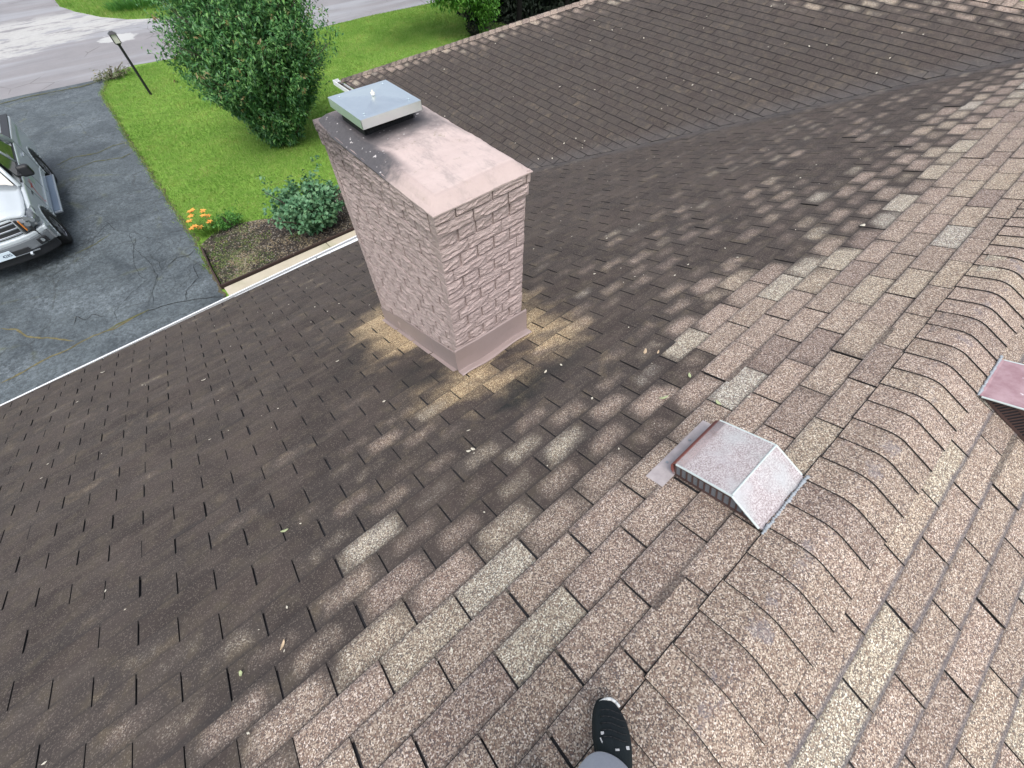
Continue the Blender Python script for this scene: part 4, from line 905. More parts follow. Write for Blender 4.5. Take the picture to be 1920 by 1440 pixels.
def bushy_tree(base, H, rx, ry, nshoot, lps, leafL, leafW, mat, label, cat, name, inner=6000, low=.12, seed=3, tipred=True, droop=.5, skew=(0, 0), group=None, full=False):
    rs = np.random.RandomState(seed); root = tag(empty(name, base), label, cat, group); b = np.array(base)
    P = []; Dd = []; U = []; L = []; Tp = []
    bmt = bmesh.new()
    for i in range(nshoot):
        # direction over the egg-shaped crown
        z = rs.rand() ** .8 * 1.0; ph = rs.rand() * 2 * np.pi
        zz = low + (1 - low) * z; prof = ((zz + .03) / .58) ** .8 if zz < .55 else math.sqrt(max(.02, 1 - ((zz - .55) / .52) ** 2))
        if full: prof = 1.0 if zz < .6 else math.sqrt(max(.02, 1 - ((zz - .6) / .45) ** 2))
        out = np.array([math.cos(ph) * rx * prof, math.sin(ph) * ry * prof, zz * H]); out[0] += skew[0] * zz; out[1] += skew[1] * zz
        r_ = 1 + .42 * noise.noise(Vector((math.cos(ph) * 1.9 + seed, math.sin(ph) * 1.9, zz * 4.5))) + .06 * rs.randn(); out[:2] *= max(.6, r_); 
        s = out * np.array([.50, .50, .72]); s[2] -= .12 * H * rs.rand()
        d = out - s; ln = np.linalg.norm(d); 
        if rs.rand() < .2: out = out + unit(d) * .45 * rs.rand() + np.array([0, 0, .12]); d = out - s
        mid = (s + out) / 2 + np.array([0, 0, .10 * ln])
        if i % 9 == 0: limb(bmt, [Vector(b + np.array([0, 0, .05])), Vector(b + s * .55), Vector(b + s), Vector(b + mid), Vector(b + out)], .035, .006, 5)
        n = int(lps * (.7 + .6 * rs.rand()))
        t = rs.rand(n) ** .8; c = (1 - t)[:, None] ** 2 * s + 2 * (t * (1 - t))[:, None] * mid + t[:, None] ** 2 * out
        tang = unit(d); side = rs.randn(n, 3) * .75; dr_ = unit(side + tang * .55 + np.array([0, 0, -droop]))
        P.append(b + c + rs.randn(n, 3) * .035); Dd.append(dr_); U.append(unit(np.tile(unit(out + np.array([0, 0, .8])), (n, 1)) + rs.randn(n, 3) * .45)); L.append(np.full(n, leafL) * (.7 + .5 * rs.rand(n)) * (1.1 - .35 * t))
        Tp.append(np.clip((t - .86) * 6, 0, 1) * (rs.rand() < .16 if tipred else 0))
    # inner mass
    z = rs.rand(inner); ph = rs.rand(inner) * 2 * np.pi; rr = rs.rand(inner) ** .4 * .86; zz = low * .6 + (1 - low) * z * .92; prof = np.where(zz < .55, ((zz + .03) / .58) ** .8, np.sqrt(np.maximum(.02, 1 - ((zz - .55) / .52) ** 2)))
    if full: prof = np.where(zz < .6, 1.0, np.sqrt(np.maximum(.02, 1 - ((zz - .6) / .45) ** 2)))
    c = np.c_[np.cos(ph) * rx * prof * rr, np.sin(ph) * ry * prof * rr, zz * H]; c[:, 0] += skew[0] * zz; c[:, 1] += skew[1] * zz
    P.append(b + c); Dd.append(unit(rs.randn(inner, 3) + [0, 0, -droop])); U.append(unit(rs.randn(inner, 3) * .6 + [0, 0, 1])); L.append(leafL * (.9 + .4 * rs.rand(inner))); Tp.append(np.zeros(inner))
    P, Dd, U, L, Tp = np.concatenate(P), np.concatenate(Dd), np.concatenate(U), np.concatenate(L), np.concatenate(Tp)
    leaves('crown', P, Dd, U, L, L * leafW / leafL, mat, root, Tp)
    limb(bmt, [Vector(b), Vector(b + np.array([.02, 0, H * .25])), Vector(b + np.array([skew[0] * .4, 0, H * .5]))], .11, .05, 8)
    o = bmobj('trunk', bmt, M_BARK); o.parent = root; o.matrix_parent_inverse = Matrix.Translation(-root.location)
    return root
M_LF1 = leaf_mat('dark_bush_leaf', [(.030, .105, .036), (.055, .16, .048), (.09, .225, .062), (.16, .32, .09)], (.22, .12, .055), .42, .2)
bushy_tree((3.82, 14.75, ZG), 4.3, 2.02, 2.0, 1150, 34, .135, .056, M_LF1, 'big dense dark green bush with reddish shoot tips on the lawn behind the chimney', 'bush', 'large_bush', inner=11000, low=.03, seed=11, skew=(.40, .2))
M_LF2 = leaf_mat('blue_green_leaf', [(.055, .15, .075), (.085, .205, .10), (.12, .25, .13), (.17, .31, .16)], None, .5, .15)
bushy_tree((2.50, 9.64, ZG), 1.14, .86, .74, 170, 14, .12, .095, M_LF2, 'rounded blue-green leafy shrub in the planting bed beside the chimney', 'shrub', 'leafy_shrub', inner=700, low=.08, seed=5, tipred=False, droop=.1)
M_LF3 = leaf_mat('fresh_green_leaf', [(.045, .16, .03), (.07, .21, .035), (.10, .26, .045)], None, .5, .2)
bushy_tree((.86, 11.25, ZG), .30, .36, .26, 60, 12, .07, .032, M_LF3, 'low green plant in the bed corner just right of the orange lilies', 'plant', 'low_plant', inner=300, low=.05, seed=6, tipred=False, droop=-.4)
# orange lilies
lil = tag(empty('lily_plant', (.32, 11.32, ZG)), 'orange flowering lilies at the bed corner beside the driveway', 'flowers')
n = 170; a = rng.rand(n) * 6.28; r = rng.rand(n) * .24; P = np.c_[.36 + np.cos(a) * r * 1.2, 11.28 + np.sin(a) * r * .8, np.full(n, ZG)]; dd = np.c_[np.cos(a) * .45, np.sin(a) * .45, np.full(n, 1.)] + rng.randn(n, 3) * .15
leaves('foliage', P, dd, np.tile([0., 0, 1], (n, 1)) + rng.randn(n, 3) * .3, .28 + .14 * rng.rand(n), np.full(n, .022), leaf_mat('lily_leaf', [(.09, .22, .03), (.16, .32, .05), (.22, .36, .07)], None, .5, .2), lil)
M_OR = flat('orange_petal', (.74, .33, .07), .6, var=.2); M_STEM = flat('green_stem', (.08, .16, .03), .6)
for i, (x, y, z) in enumerate([(.25, 11.42, .56), (.10, 11.30, .42), (.19, 11.33, .50), (.49, 11.36, .50), (.52, 11.30, .38), (.13, 11.22, .30), (.44, 11.27, .44), (.05, 11.25, .26), (.29, 11.36, .60), (.47, 11.22, .28), (.22, 11.25, .22)]):
    b_ = bmesh.new(); c = Vector((x, y, ZG + z))
    for k_ in range(6):
        an = k_ * math.pi / 3 + i; d1 = Vector((math.cos(an), math.sin(an), .8)) * 1.15; s_ = Vector((-math.sin(an), math.cos(an), 0)); 
        c = c + Vector((0, 0, .008 * (k_ % 2))); v = [b_.verts.new(c), b_.verts.new(c + d1 * .035 + s_ * .026), b_.verts.new(c + d1 * .055 + Vector((math.cos(an), math.sin(an), -.8)) * .03), b_.verts.new(c + d1 * .035 - s_ * .026)]; b_.faces.new(v)
    o = bmobj('flower', b_, M_OR); o.parent = lil; o.matrix_parent_inverse = Matrix.Translation(-lil.location)
    b_ = bmesh.new(); cyl(b_, (.33 + (x - .33) * .4, 11.28, ZG), c, .006, .004, 5); o = bmobj('stem', b_, M_STEM); o.parent = lil; o.matrix_parent_inverse = Matrix.Translation(-lil.location)
# yellow day lilies over the road
yl = tag(empty('yellow_flower_plant', (4.0, 34.0, ZG)), 'clump of yellow flowers growing on the far lawn across the road', 'flowers')
n = 900; a = rng.rand(n) * 6.28; r = rng.rand(n) ** .5; P = np.c_[4.1 + np.cos(a) * r * 1.5, 34.2 + np.sin(a) * r * .7, np.full(n, ZG)]
leaves('foliage', P, np.c_[np.cos(a) * .4, np.sin(a) * .4, np.full(n, 1.)] + rng.randn(n, 3) * .2, np.tile([0., 0, 1], (n, 1)) + rng.randn(n, 3) * .3, .35 + .25 * rng.rand(n), np.full(n, .03), M_LF3, yl)
M_YE = flat('yellow_petal', (.85, .72, .18), .6)
for i in range(22):
    x, y = 2.9 + rng.rand() * 2.4, 33.7 + rng.rand() * .9; b_ = bmesh.new()
    vs = bmesh.ops.create_icosphere(b_, subdivisions=1, radius=.075)['verts']; bmesh.ops.scale(b_, vec=(1, 1, .6), verts=vs); bmesh.ops.translate(b_, vec=(x, y, ZG + .48 + .25 * rng.rand()), verts=vs)
    o = bmobj('flower', b_, M_YE); o.parent = yl; o.matrix_parent_inverse = Matrix.Translation(-yl.location)
# tall weeds by the lamp corner where lawn meets road
bushy_tree((.72, 24.35, ZG), .28, .75, .35, 40, 12, .09, .05, leaf_mat('weedy_leaf', [(.10, .14, .06), (.16, .17, .10), (.22, .19, .13)], None, .6, .1), 'low brownish weeds where the lawn corner meets the road and driveway', 'weeds', 'weed_clump', inner=150, low=.05, seed=8, tipred=False)

# trees at the far right of the lawn
M_LF4 = leaf_mat('bright_tree_leaf', [(.05, .16, .022), (.085, .235, .03), (.13, .30, .045)], None, .5, .25)
def big_tree(base, trunk_h, r_tr, blobs, nl, leafL, mat, label, seed, droops=()):
    rs = np.random.RandomState(seed); root = tag(empty('tree', base), label, 'tree'); b = np.array(base); bm = bmesh.new()
    limb(bm, [Vector(b - np.array([0, 0, .1])), Vector(b + np.array([.05, .03, trunk_h * .5])), Vector(b + np.array([0, .1, trunk_h]))], r_tr, r_tr * .6, 12)
    P = []; Dd = []
    for (cx_, cy_, cz_, rx, ry, rz, wt) in blobs:
        c = b + np.array([cx_, cy_, cz_]); limb(bm, [Vector(b + np.array([0, .1, trunk_h * .8])), Vector((b + np.array([0, .1, trunk_h]) + c) / 2 + np.array([0, 0, .4])), Vector(c)], r_tr * .4, .03, 7)
        m = int(nl * wt); k_ = max(10, m // 28); cc = rs.randn(k_, 3); cc = unit(cc) * (rs.rand(k_, 1) ** .35); cc = c + cc * [rx, ry, rz]
        q = cc[rs.randint(0, k_, m)] + rs.randn(m, 3) * .16; P.append(q); Dd.append(unit(rs.randn(m, 3) + [0, 0, -.6]))
    P = np.concatenate(P); Dd = np.concatenate(Dd); n = len(P)
    leaves('crown', P, Dd, unit(rs.randn(n, 3) * .5 + [0, 0, 1]), leafL * (.7 + .5 * rs.rand(n)), leafL * .5 * np.ones(n), mat, root)
    o = bmobj('trunk', bm, M_BARK); o.parent = root; o.matrix_parent_inverse = Matrix.Translation(-root.location); return root
M_LFD = leaf_mat('shade_black_foliage', [(.003, .008, .004), (.005, .012, .005), (.008, .018, .006)], None, .7, .05)  # leaf colour near black: the shade under the trees is painted in
big_tree((15.75, 19.1, ZG), 3.2, .16, [(-1.6, -.2, 2.0, 1.5, 1.2, .85, 1.3), (-2.6, .8, 3.2, 1.6, 1.5, .9, .9), (-4.6, .3, 3.35, 1.1, 1.0, .55, .5), (0, 0, 4.6, 3.2, 3., 1.3, 1.2), (-.55, -.5, 1.0, .55, .5, .7, .32)], 5200, .15, M_LF4, 'tree with drooping bright green leaves at the lawn edge beyond the hip', 21)
for i, (x, y, H, rx, lb) in enumerate(((18.3, 20.6, 5.2, 2.3, 'evergreen coloured shade-black standing next to the bright leafed tree'), (22.0, 20.2, 5.6, 2.7, 'evergreen coloured shade-black in the middle of the dark row beyond the hip'), (26.6, 19.8, 5.8, 3.0, 'evergreen coloured shade-black farthest along the dark row beyond the hip'))):
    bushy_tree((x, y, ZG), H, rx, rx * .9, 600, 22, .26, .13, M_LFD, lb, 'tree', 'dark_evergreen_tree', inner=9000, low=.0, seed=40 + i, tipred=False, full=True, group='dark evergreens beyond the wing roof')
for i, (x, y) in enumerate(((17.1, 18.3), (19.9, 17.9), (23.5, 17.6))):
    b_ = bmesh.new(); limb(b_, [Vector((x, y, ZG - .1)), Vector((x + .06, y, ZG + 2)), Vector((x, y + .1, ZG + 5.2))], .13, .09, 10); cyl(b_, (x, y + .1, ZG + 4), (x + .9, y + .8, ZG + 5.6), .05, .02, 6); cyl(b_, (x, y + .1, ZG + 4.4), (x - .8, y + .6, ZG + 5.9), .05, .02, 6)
    o = bmobj('trunk', b_, flat('shade_black_bark', (.008, .0075, .0075), .95, 0, .1)); root = tag(empty('bare_trunk', (x, y, ZG)), ('dark bare lower trunk nearest the bright leafed tree', 'dark bare lower trunk in front of the middle evergreen', 'dark bare lower trunk farthest from the bright leafed tree')[i], 'tree', 'dark trunks before the evergreens'); o.parent = root; o.matrix_parent_inverse = Matrix.Translation(-root.location); o.name = 'trunk'  # bark colour blackened to stand in for the tree shade
gpoly('shaded_soil', wob([(15.2, 17.6), (30, 16.5), (30, 22), (16.2, 22)], .4, .2, 4), ZG - .002, flat('shade_black_soil', (.006, .0055, .005), .95, var=.4))  # soil painted almost black in place of shade beneath the trees
# small dark shrub by the trunk
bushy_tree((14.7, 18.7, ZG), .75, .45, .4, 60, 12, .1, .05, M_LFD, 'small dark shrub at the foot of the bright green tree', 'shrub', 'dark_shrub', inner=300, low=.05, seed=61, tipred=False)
# distant woodland far behind, only met from other viewpoints
for i in range(14):
    an = math.radians(-10 + i * 13); x, y = 5 + 75 * math.sin(an - .6), 75 + 18 * math.cos(an * 2)
big_far = None

# ------------------------------------------------------------------ lamp post
M_BLK2 = flat('black_painted_metal', (.012, .012, .015), .4, 0, .5)
lp = tag(empty('lamp_post', (1.4575, 21.69, ZG)), 'slim black lamp post with a small lantern standing on the lawn by the road', 'lamp post')
LI = Matrix.Translation(-lp.location); X, Y = 1.4575, 21.69
def lpp(o): o.parent = lp; o.matrix_parent_inverse = LI; return o
b_ = bmesh.new(); cyl(b_, (X, Y, ZG - .05), (X, Y, ZG + 1.50), .045, seg=12); lpp(bmobj('pole', b_, M_BLK2))
b_ = bmesh.new(); cyl(b_, (X, Y, ZG + 1.50), (X, Y, ZG + 1.54), .06, .085, 12); box(b_, (X, Y, ZG + 1.55), (.17, .17, .02)); lpp(bmobj('lantern_base', b_, M_BLK2))
k = NT('frosted_lantern_glass', .25, .5); k.col((.50, .50, .44)); M_LG = k.m
b_ = bmesh.new(); box(b_, (X, Y, ZG + 1.68), (.17, .17, .24)); lpp(bmobj('glass', b_, M_LG))
b_ = bmesh.new()
for a_ in (-1, 1):
    for c_ in (-1, 1): box(b_, (X + a_ * .092, Y + c_ * .092, ZG + 1.68), (.022, .022, .26))
lpp(bmobj('lantern_frame', b_, M_BLK2))
b_ = bmesh.new(); cyl(b_, (X, Y, ZG + 1.80), (X, Y, ZG + 1.87), .175, .06, 4); bmesh.ops.rotate(b_, cent=(X, Y, 0), matrix=Matrix.Rotation(math.radians(45), 3, 'Z'), verts=b_.verts[:]); lpp(bmobj('lantern_roof', b_, M_BLK2))

# ------------------------------------------------------------------ pickup truck (local: x across, +x = driver side, y = 0 at the front bumper, growing to the tail)
YAW = math.radians(-2.6)
tr = tag(empty('pickup_truck', (-3.47, 12.38, ZG), (0, 0, YAW)), 'silver white pickup truck with black mirrors and red door markings parked on the driveway', 'pickup truck')
def tp(o, par=None): o.parent = par or tr; return o
def car_paint(name, c):
    k = NT(name, .22, .5); k.b.inputs['Coat Weight'].default_value = .8; k.b.inputs['Coat Roughness'].default_value = .06; n = k.noise(3, detail=3); k.col(k.mix(n, tuple(x * .95 for x in c), c)); return k.m
M_WP = car_paint('silver_white_car_paint', (.50, .545, .575)); M_BP = flat('black_plastic', (.018, .019, .022), .5); M_CHR = flat('chrome', (.78, .80, .82), .12, 1, .5, .02); M_TY = flat('tyre_rubber', (.014, .014, .015), .8, var=.3)
M_GY = car_paint('grey_lower_paint', (.15, .165, .18)); M_RIMT = flat('machined_alloy', (.42, .42, .44), .3, .9); M_DKR = flat('dark_rim_paint', (.05, .05, .055), .4, .5)
k = NT('tinted_car_glass', .05, .8); k.col((.012, .02, .016)); k.b.inputs['Coat Weight'].default_value = .5; M_GLS = k.m
k = NT('headlamp_lens', .06, .7); k.col((.16, .175, .19)); k.b.inputs['Coat Weight'].default_value = 1; M_LENS = k.m; M_AMB = flat('amber_lens', (.62, .22, .05), .3); M_RED = flat('red_lens', (.35, .02, .02), .3)
WB = 3.62; FY = .97; W2 = 1.0; RW = .40
def arch(cy, r=.49, zc=.40, n=12, z0=.42): 
    a0 = math.asin(min(1, (z0 - zc) / r)); return [(cy + r * math.cos(math.pi - a0 - (math.pi - 2 * a0) * i / n), zc + r * math.sin(math.pi - a0 - (math.pi - 2 * a0) * i / n)) for i in range(n + 1)]
side = [(.38, .62), (.40, .45)] + [(FY - .49, .42)] + arch(FY)[1:-1] + [(FY + .49, .42), (FY + WB - .49, .42)] + arch(FY + WB)[1:-1] + [(FY + WB + .49, .45), (5.82, .55), (5.86, 1.33), (4.05, 1.36), (4.0, 1.34), (1.62, 1.22), (1.30, 1.22), (.52, 1.15), (.38, 1.09)]
for s_ in (-1, 1):
    o = prism('body_side', [(y, z) for y, z in side], s_ * .80, s_ * W2, 'x', M_WP); bevel(o, .045, 3, 50); tp(o)
    # flared wheel lips
    for cy in (FY, FY + WB):
        b_ = bmesh.new(); A = arch(cy, .505, n=16); 
        for p, q in zip(A[:-1], A[1:]): cyl(b_, (s_ * (W2 - .012), p[0], p[1]), (s_ * (W2 - .012), q[0], q[1]), .028, seg=8)
        tp(bmobj('wheel_arch_trim', b_, M_WP, smooth=True))
    # body crease, door gaps
    for (yy, z0, z1) in ((1.62, .5, 1.22), (2.72, .5, 1.28), (3.98, .48, 1.34)):
        b_ = bmesh.new(); box(b_, (s_ * (W2 + .0005), yy, (z0 + z1) / 2), (.006, .009, z1 - z0)); tp(bmobj('door_gap', b_, M_BP))
    b_ = bmesh.new(); box(b_, (s_ * (W2 + .004), 2.78, .60), (.02, 2.4, .05)); tp(bevel(bmobj('rocker_moulding', b_, M_WP), .008))
    for yy in (2.50, 3.62):
        b_ = bmesh.new(); box(b_, (s_ * (W2 + .018), yy, 1.10), (.03, .20, .035)); tp(bevel(bmobj('door_handle', b_, M_CHR), .01))
    # running board
    b_ = bmesh.new(); box(b_, (s_ * (W2 + .06), 2.78, .40), (.20, 2.25, .05)); o = tp(bevel(bmobj('running_board', b_, flat('step_metal', (.38, .42, .47), .35, .6)), .015))
    b_ = bmesh.new(); box(b_, (s_ * (W2 + .06), 2.78, .428), (.13, 2.1, .008)); tp(bmobj('step_pad', b_, flat('step_pad_grey', (.16, .21, .28), .5)), o)
# core below and hood
b_ = bmesh.new(); box(b_, (0, 2.95, .75), (1.62, 5.6, .55)); tp(bmobj('chassis', b_, M_BP))
def loft(name, rows, mat, sm=True, close=False):
    m = len(rows[0]); V = [v for r in rows for v in r]; F = [(i * m + j, i * m + j + 1, (i + 1) * m + j + 1, (i + 1) * m + j) for i in range(len(rows) - 1) for j in range(m - 1)]
    o = meshobj(name, V, F, mat, smooth=sm); bm = bmesh.new(); bm.from_mesh(o.data); bmesh.ops.recalc_face_normals(bm, faces=bm.faces); bm.to_mesh(o.data); bm.free(); md = o.modifiers.new('s', 'SOLIDIFY'); md.thickness = .02; return o
rows = []
for y, ze, zc2, wd in ((.20, 1.13, 1.20, .84), (.27, 1.17, 1.25, .89), (.42, 1.195, 1.28, .92), (.8, 1.20, 1.30, .925), (1.2, 1.235, 1.33, .925), (1.55, 1.25, 1.345, .92)):
    r = []
    for j in range(25):
        t = j / 24 * 2 - 1; a = abs(t); z = ze + (zc2 - ze) * smooth(1.0, .60, a) + .022 * smooth(.42, .34, a) * smooth(.18, .30, a) * 1.0 - .012 * smooth(.30, .0, a); r.append((t * wd, y - .10 * (1 - t * t) * (1 if y < .5 else .3), z))
    rows.append(r)
tp(loft('hood', rows, M_WP))
# cab: glasshouse with pillars and roof
def quad(name, P, mat, th=.012, par=None):
    V = [Vector(p) for p in P]; n = (V[1] - V[0]).cross(V[2] - V[0]).normalized() * th; m = len(V); V += [v - n for v in V]; F = [tuple(range(m)), tuple(range(2 * m - 1, m - 1, -1))] + [(i, m + i, m + (i + 1) % m, (i + 1) % m) for i in range(m)]
    return tp(meshobj(name, V, F, mat), par)
rf = [(1, 0)]
roofrows = []
for y, z, wd in ((2.12, 1.86, .66), (2.25, 1.905, .70), (2.7, 1.94, .72), (3.3, 1.935, .72), (3.7, 1.90, .70)):
    roofrows.append([(t * wd, y, z - .05 * t * t - (.03 if abs(t) > .95 else 0)) for t in [j / 8 - 1 for j in range(17)]])
tp(loft('roof', roofrows, M_WP))
quad('windshield', [(-.84, 1.50, 1.27), (.84, 1.50, 1.27), (.66, 2.13, 1.85), (-.66, 2.13, 1.85)], M_GLS)
quad('rear_window', [(.78, 3.98, 1.36), (-.78, 3.98, 1.36), (-.66, 3.74, 1.86), (.66, 3.74, 1.86)], M_GLS)
b_ = bmesh.new(); box(b_, (0, 1.50, 1.255), (1.6, .14, .02)); tp(bmobj('cowl', b_, M_BP))
for s_ in (-1, 1):
    quad('door_window', [(s_ * .955, 1.86, 1.25), (s_ * .955, 2.68, 1.29), (s_ * .745, 2.70, 1.84), (s_ * .745, 2.26, 1.82)], M_GLS)
    quad('door_window', [(s_ * .955, 2.78, 1.29), (s_ * .955, 3.62, 1.32), (s_ * .745, 3.40, 1.84), (s_ * .745, 2.78, 1.84)], M_GLS)
    for nm, P, r in (('pillar', [(s_ * .93, 1.44, 1.24), (s_ * .70, 2.16, 1.87)], .045), ('pillar', [(s_ * .95, 2.73, 1.28), (s_ * .735, 2.74, 1.88)], .035), ('pillar', [(s_ * .95, 3.90, 1.34), (s_ * .71, 3.58, 1.88)], .085), ('roof_rail', [(s_ * .725, 2.14, 1.865), (s_ * .735, 3.70, 1.875)], .035), ('belt_moulding', [(s_ * .965, 1.66, 1.235), (s_ * .965, 3.95, 1.33)], .018)):
        b_ = bmesh.new(); cyl(b_, P[0], P[1], r, seg=10); tp(bmobj(nm, b_, M_BP if nm == 'belt_moulding' else M_WP, smooth=True))
    # door mirror
    b_ = bmesh.new(); box(b_, (s_ * 1.16, 1.88, 1.36), (.24, .15, .25)); o = tp(bevel(bmobj('mirror', b_, M_BP), .055, 4)); 
    b_ = bmesh.new(); box(b_, (s_ * 1.02, 1.90, 1.28), (.16, .06, .05)); tp(bevel(bmobj('mirror_arm', b_, M_BP), .015), o)
    b_ = bmesh.new(); box(b_, (s_ * 1.165, 1.962, 1.36), (.19, .006, .19)); tp(bmobj('mirror_glass', b_, M_CHR), o)
# bed
b_ = bmesh.new(); box(b_, (0, 4.92, .93), (1.6, 1.7, .06)); tp(bmobj('bed_floor', b_, M_BP))
b_ = bmesh.new(); box(b_, (0, 5.84, 1.08), (1.62, .06, .52)); tp(bevel(bmobj('tailgate', b_, M_WP), .015))
b_ = bmesh.new(); box(b_, (0, 4.05, 1.12), (1.62, .05, .46)); tp(bmobj('bed_front_wall', b_, M_WP))
for s_ in (-1, 1):
    b_ = bmesh.new(); box(b_, (s_ * .9, 4.95, 1.367), (.17, 1.78, .02)); tp(bmobj('bed_rail_cap', b_, M_BP))
    b_ = bmesh.new(); box(b_, (s_ * .93, 5.85, 1.10), (.12, .05, .40)); tp(bevel(bmobj('tail_light', b_, M_RED), .01))
b_ = bmesh.new(); box(b_, (0, 5.93, .62), (1.85, .12, .2)); tp(bevel(bmobj('rear_bumper', b_, M_CHR), .03))
# front: white band, grille, bumper, lamps
def curved(name, x0, x1, z0, z1, yfun, th, mat, n=16, par=None, bev=.01, z_in=0):
    V = []; F = []
    for i in range(n + 1):
        x = x0 + (x1 - x0) * i / n; y = yfun(x); V += [(x, y, z0), (x, y + z_in, z1), (x, y + th + z_in, z1), (x, y + th, z0)]
    for i in range(n):
        a = 4 * i
        for j in range(4): F.append((a + j, a + (j + 1) % 4, a + 4 + (j + 1) % 4, a + 4 + j))
    F += [(0, 3, 2, 1), (4 * n, 4 * n + 1, 4 * n + 2, 4 * n + 3)]
    o = meshobj(name, V, F, mat); bm = bmesh.new(); bm.from_mesh(o.data); bmesh.ops.recalc_face_normals(bm, faces=bm.faces); bm.to_mesh(o.data); bm.free(); bevel(o, bev, 2, 50); return tp(o, par)
yb = lambda x: .30 * abs(x) ** 3.2 + .0
curved('bumper', -.98, .98, .50, .74, lambda x: yb(x), .16, M_GY, bev=.03)
curved('bumper_cover', -.97, .97, .72, .82, lambda x: yb(x) + .005, .2, M_WP, bev=.025)
curved('valance', -.93, .93, .30, .50, lambda x: yb(x) + .05, .14, M_BP, bev=.03)
curved('grille_surround', -.62, .62, .80, 1.17, lambda x: yb(x) + .06, .1, M_WP, bev=.02, z_in=.05)
curved('grille_mesh', -.585, .585, .845, 1.13, lambda x: yb(x) + .052, .03, M_BP, bev=.004, z_in=.04)
for z in (.885, .985, 1.085): curved('grille_bar', -.60, .60, z - .017, z + .017, lambda x, z=z: yb(x) + .035 + (z - .85) * .2, .04, M_CHR, bev=.008)
b_ = bmesh.new(); box(b_, (0, .055, .96), (.26, .03, .11)); tp(bevel(bmobj('badge', b_, flat('dark_blue_enamel', (.01, .03, .12), .2)), .04, 4))
b_ = bmesh.new(); box(b_, (0, -.012, .56), (.95, .03, .1)); tp(bmobj('bumper_opening', b_, M_BP))
b_ = bmesh.new(); box(b_, (0, -.012, .505), (1.25, .03, .018)); tp(bmobj('bumper_trim', b_, M_CHR))
for s_ in (-1, 1):
    yq = lambda x: yb(x)
    # headlamp: L-shaped cluster wrapping the corner
    V = []; n = 8
    rows = []
    for i in range(n + 1):
        x = .60 + .36 * i / n; z0 = .84 + .07 * i / n; z1 = 1.155 + .01 * i / n; y = yb(x) + .02
        rows.append([(s_ * x, y, z0), (s_ * x, y + .025, (z0 + z1) / 2), (s_ * x, y + .075, z1)])
    rows += [[(s_ * .995, .40, .94), (s_ * .993, .41, 1.05), (s_ * .975, .43, 1.16)], [(s_ * 1.008, .58, 1.04), (s_ * 1.008, .59, 1.09), (s_ * .995, .60, 1.15)]]
    tp(loft('headlight', rows, M_LENS))
    b_ = bmesh.new(); box(b_, (s_ * .972, .37, .62), (.06, .26, .23)); tp(bevel(bmobj('bumper_corner', b_, M_GY), .02))
    b_ = bmesh.new(); box(b_, (s_ * .955, .37, .785), (.075, .30, .09)); tp(bevel(bmobj('bumper_cover', b_, M_WP), .02))
    for (x, z) in ((.78, .985), (.89, 1.02), (.83, 1.09)):
        b_ = bmesh.new(); cyl(b_, (s_ * x, yb(x) + .01, z), (s_ * x, yb(x) + .07, z), .052, seg=12); tp(bmobj('headlight_projector', b_, M_CHR))
    b_ = bmesh.new(); box(b_, (s_ * .655, yb(.65) + .03, 1.0), (.05, .05, .28)); tp(bevel(bmobj('headlight_inner_trim', b_, M_BP), .01))
    b_ = bmesh.new(); box(b_, (s_ * .700, yb(.70) + .015, 1.0), (.022, .05, .22)); tp(bevel(bmobj('turn_signal', b_, M_AMB), .005))
    b_ = bmesh.new(); box(b_, (s_ * .77, yb(.77) - .006, .605), (.20, .05, .125), Matrix.Rotation(s_ * .42, 3, 'Z')); o = tp(bmobj('fog_lamp_recess', b_, M_BP)); bevel(o, .01)
    b_ = bmesh.new(); cyl(b_, (s_ * .77, yb(.77) - .045, .62), (s_ * .77, yb(.77) + .03, .62), .04, seg=14); tp(bmobj('fog_lamp', b_, M_CHR), o)
    b_ = bmesh.new(); box(b_, (s_ * .44, -.03, .47), (.06, .09, .05)); tp(bevel(bmobj('tow_hook', b_, M_CHR), .012))
# number plate, readable digits only
b_ = bmesh.new(); box(b_, (-.0, -.035, .585), (.32, .012, .16)); pl_ = tp(bmobj('license_plate', b_, flat('plate_pale_blue', (.60, .70, .78), .4)))
def text(s, size, loc, rot, mat, par, name='lettering', ext=.0015):
    cu = D.curves.new(name, 'FONT'); cu.body = s; cu.size = size; cu.extrude = ext; cu.align_x = 'CENTER'; cu.align_y = 'CENTER'; cu.materials.append(mat)
    t = D.objects.new(name, cu); link(t); bpy.context.view_layer.update()
    me = D.meshes.new_from_object(t.evaluated_get(bpy.context.evaluated_depsgraph_get())); D.objects.remove(t); me.materials.clear(); me.materials.append(mat)
    o = D.objects.new(name, me); link(o); o.location = loc; o.rotation_euler = rot; o.parent = par; return o
M_NAVY = flat('plate_ink', (.015, .02, .06), .5)
text('4285', .085, (.06, -.0430, .58), (math.pi / 2, 0, 0), M_NAVY, pl_)
text('F-150', .075, (W2 + .003, 1.50, 1.02), (math.pi / 2, 0, math.pi / 2), M_BP, tr, 'lettering')
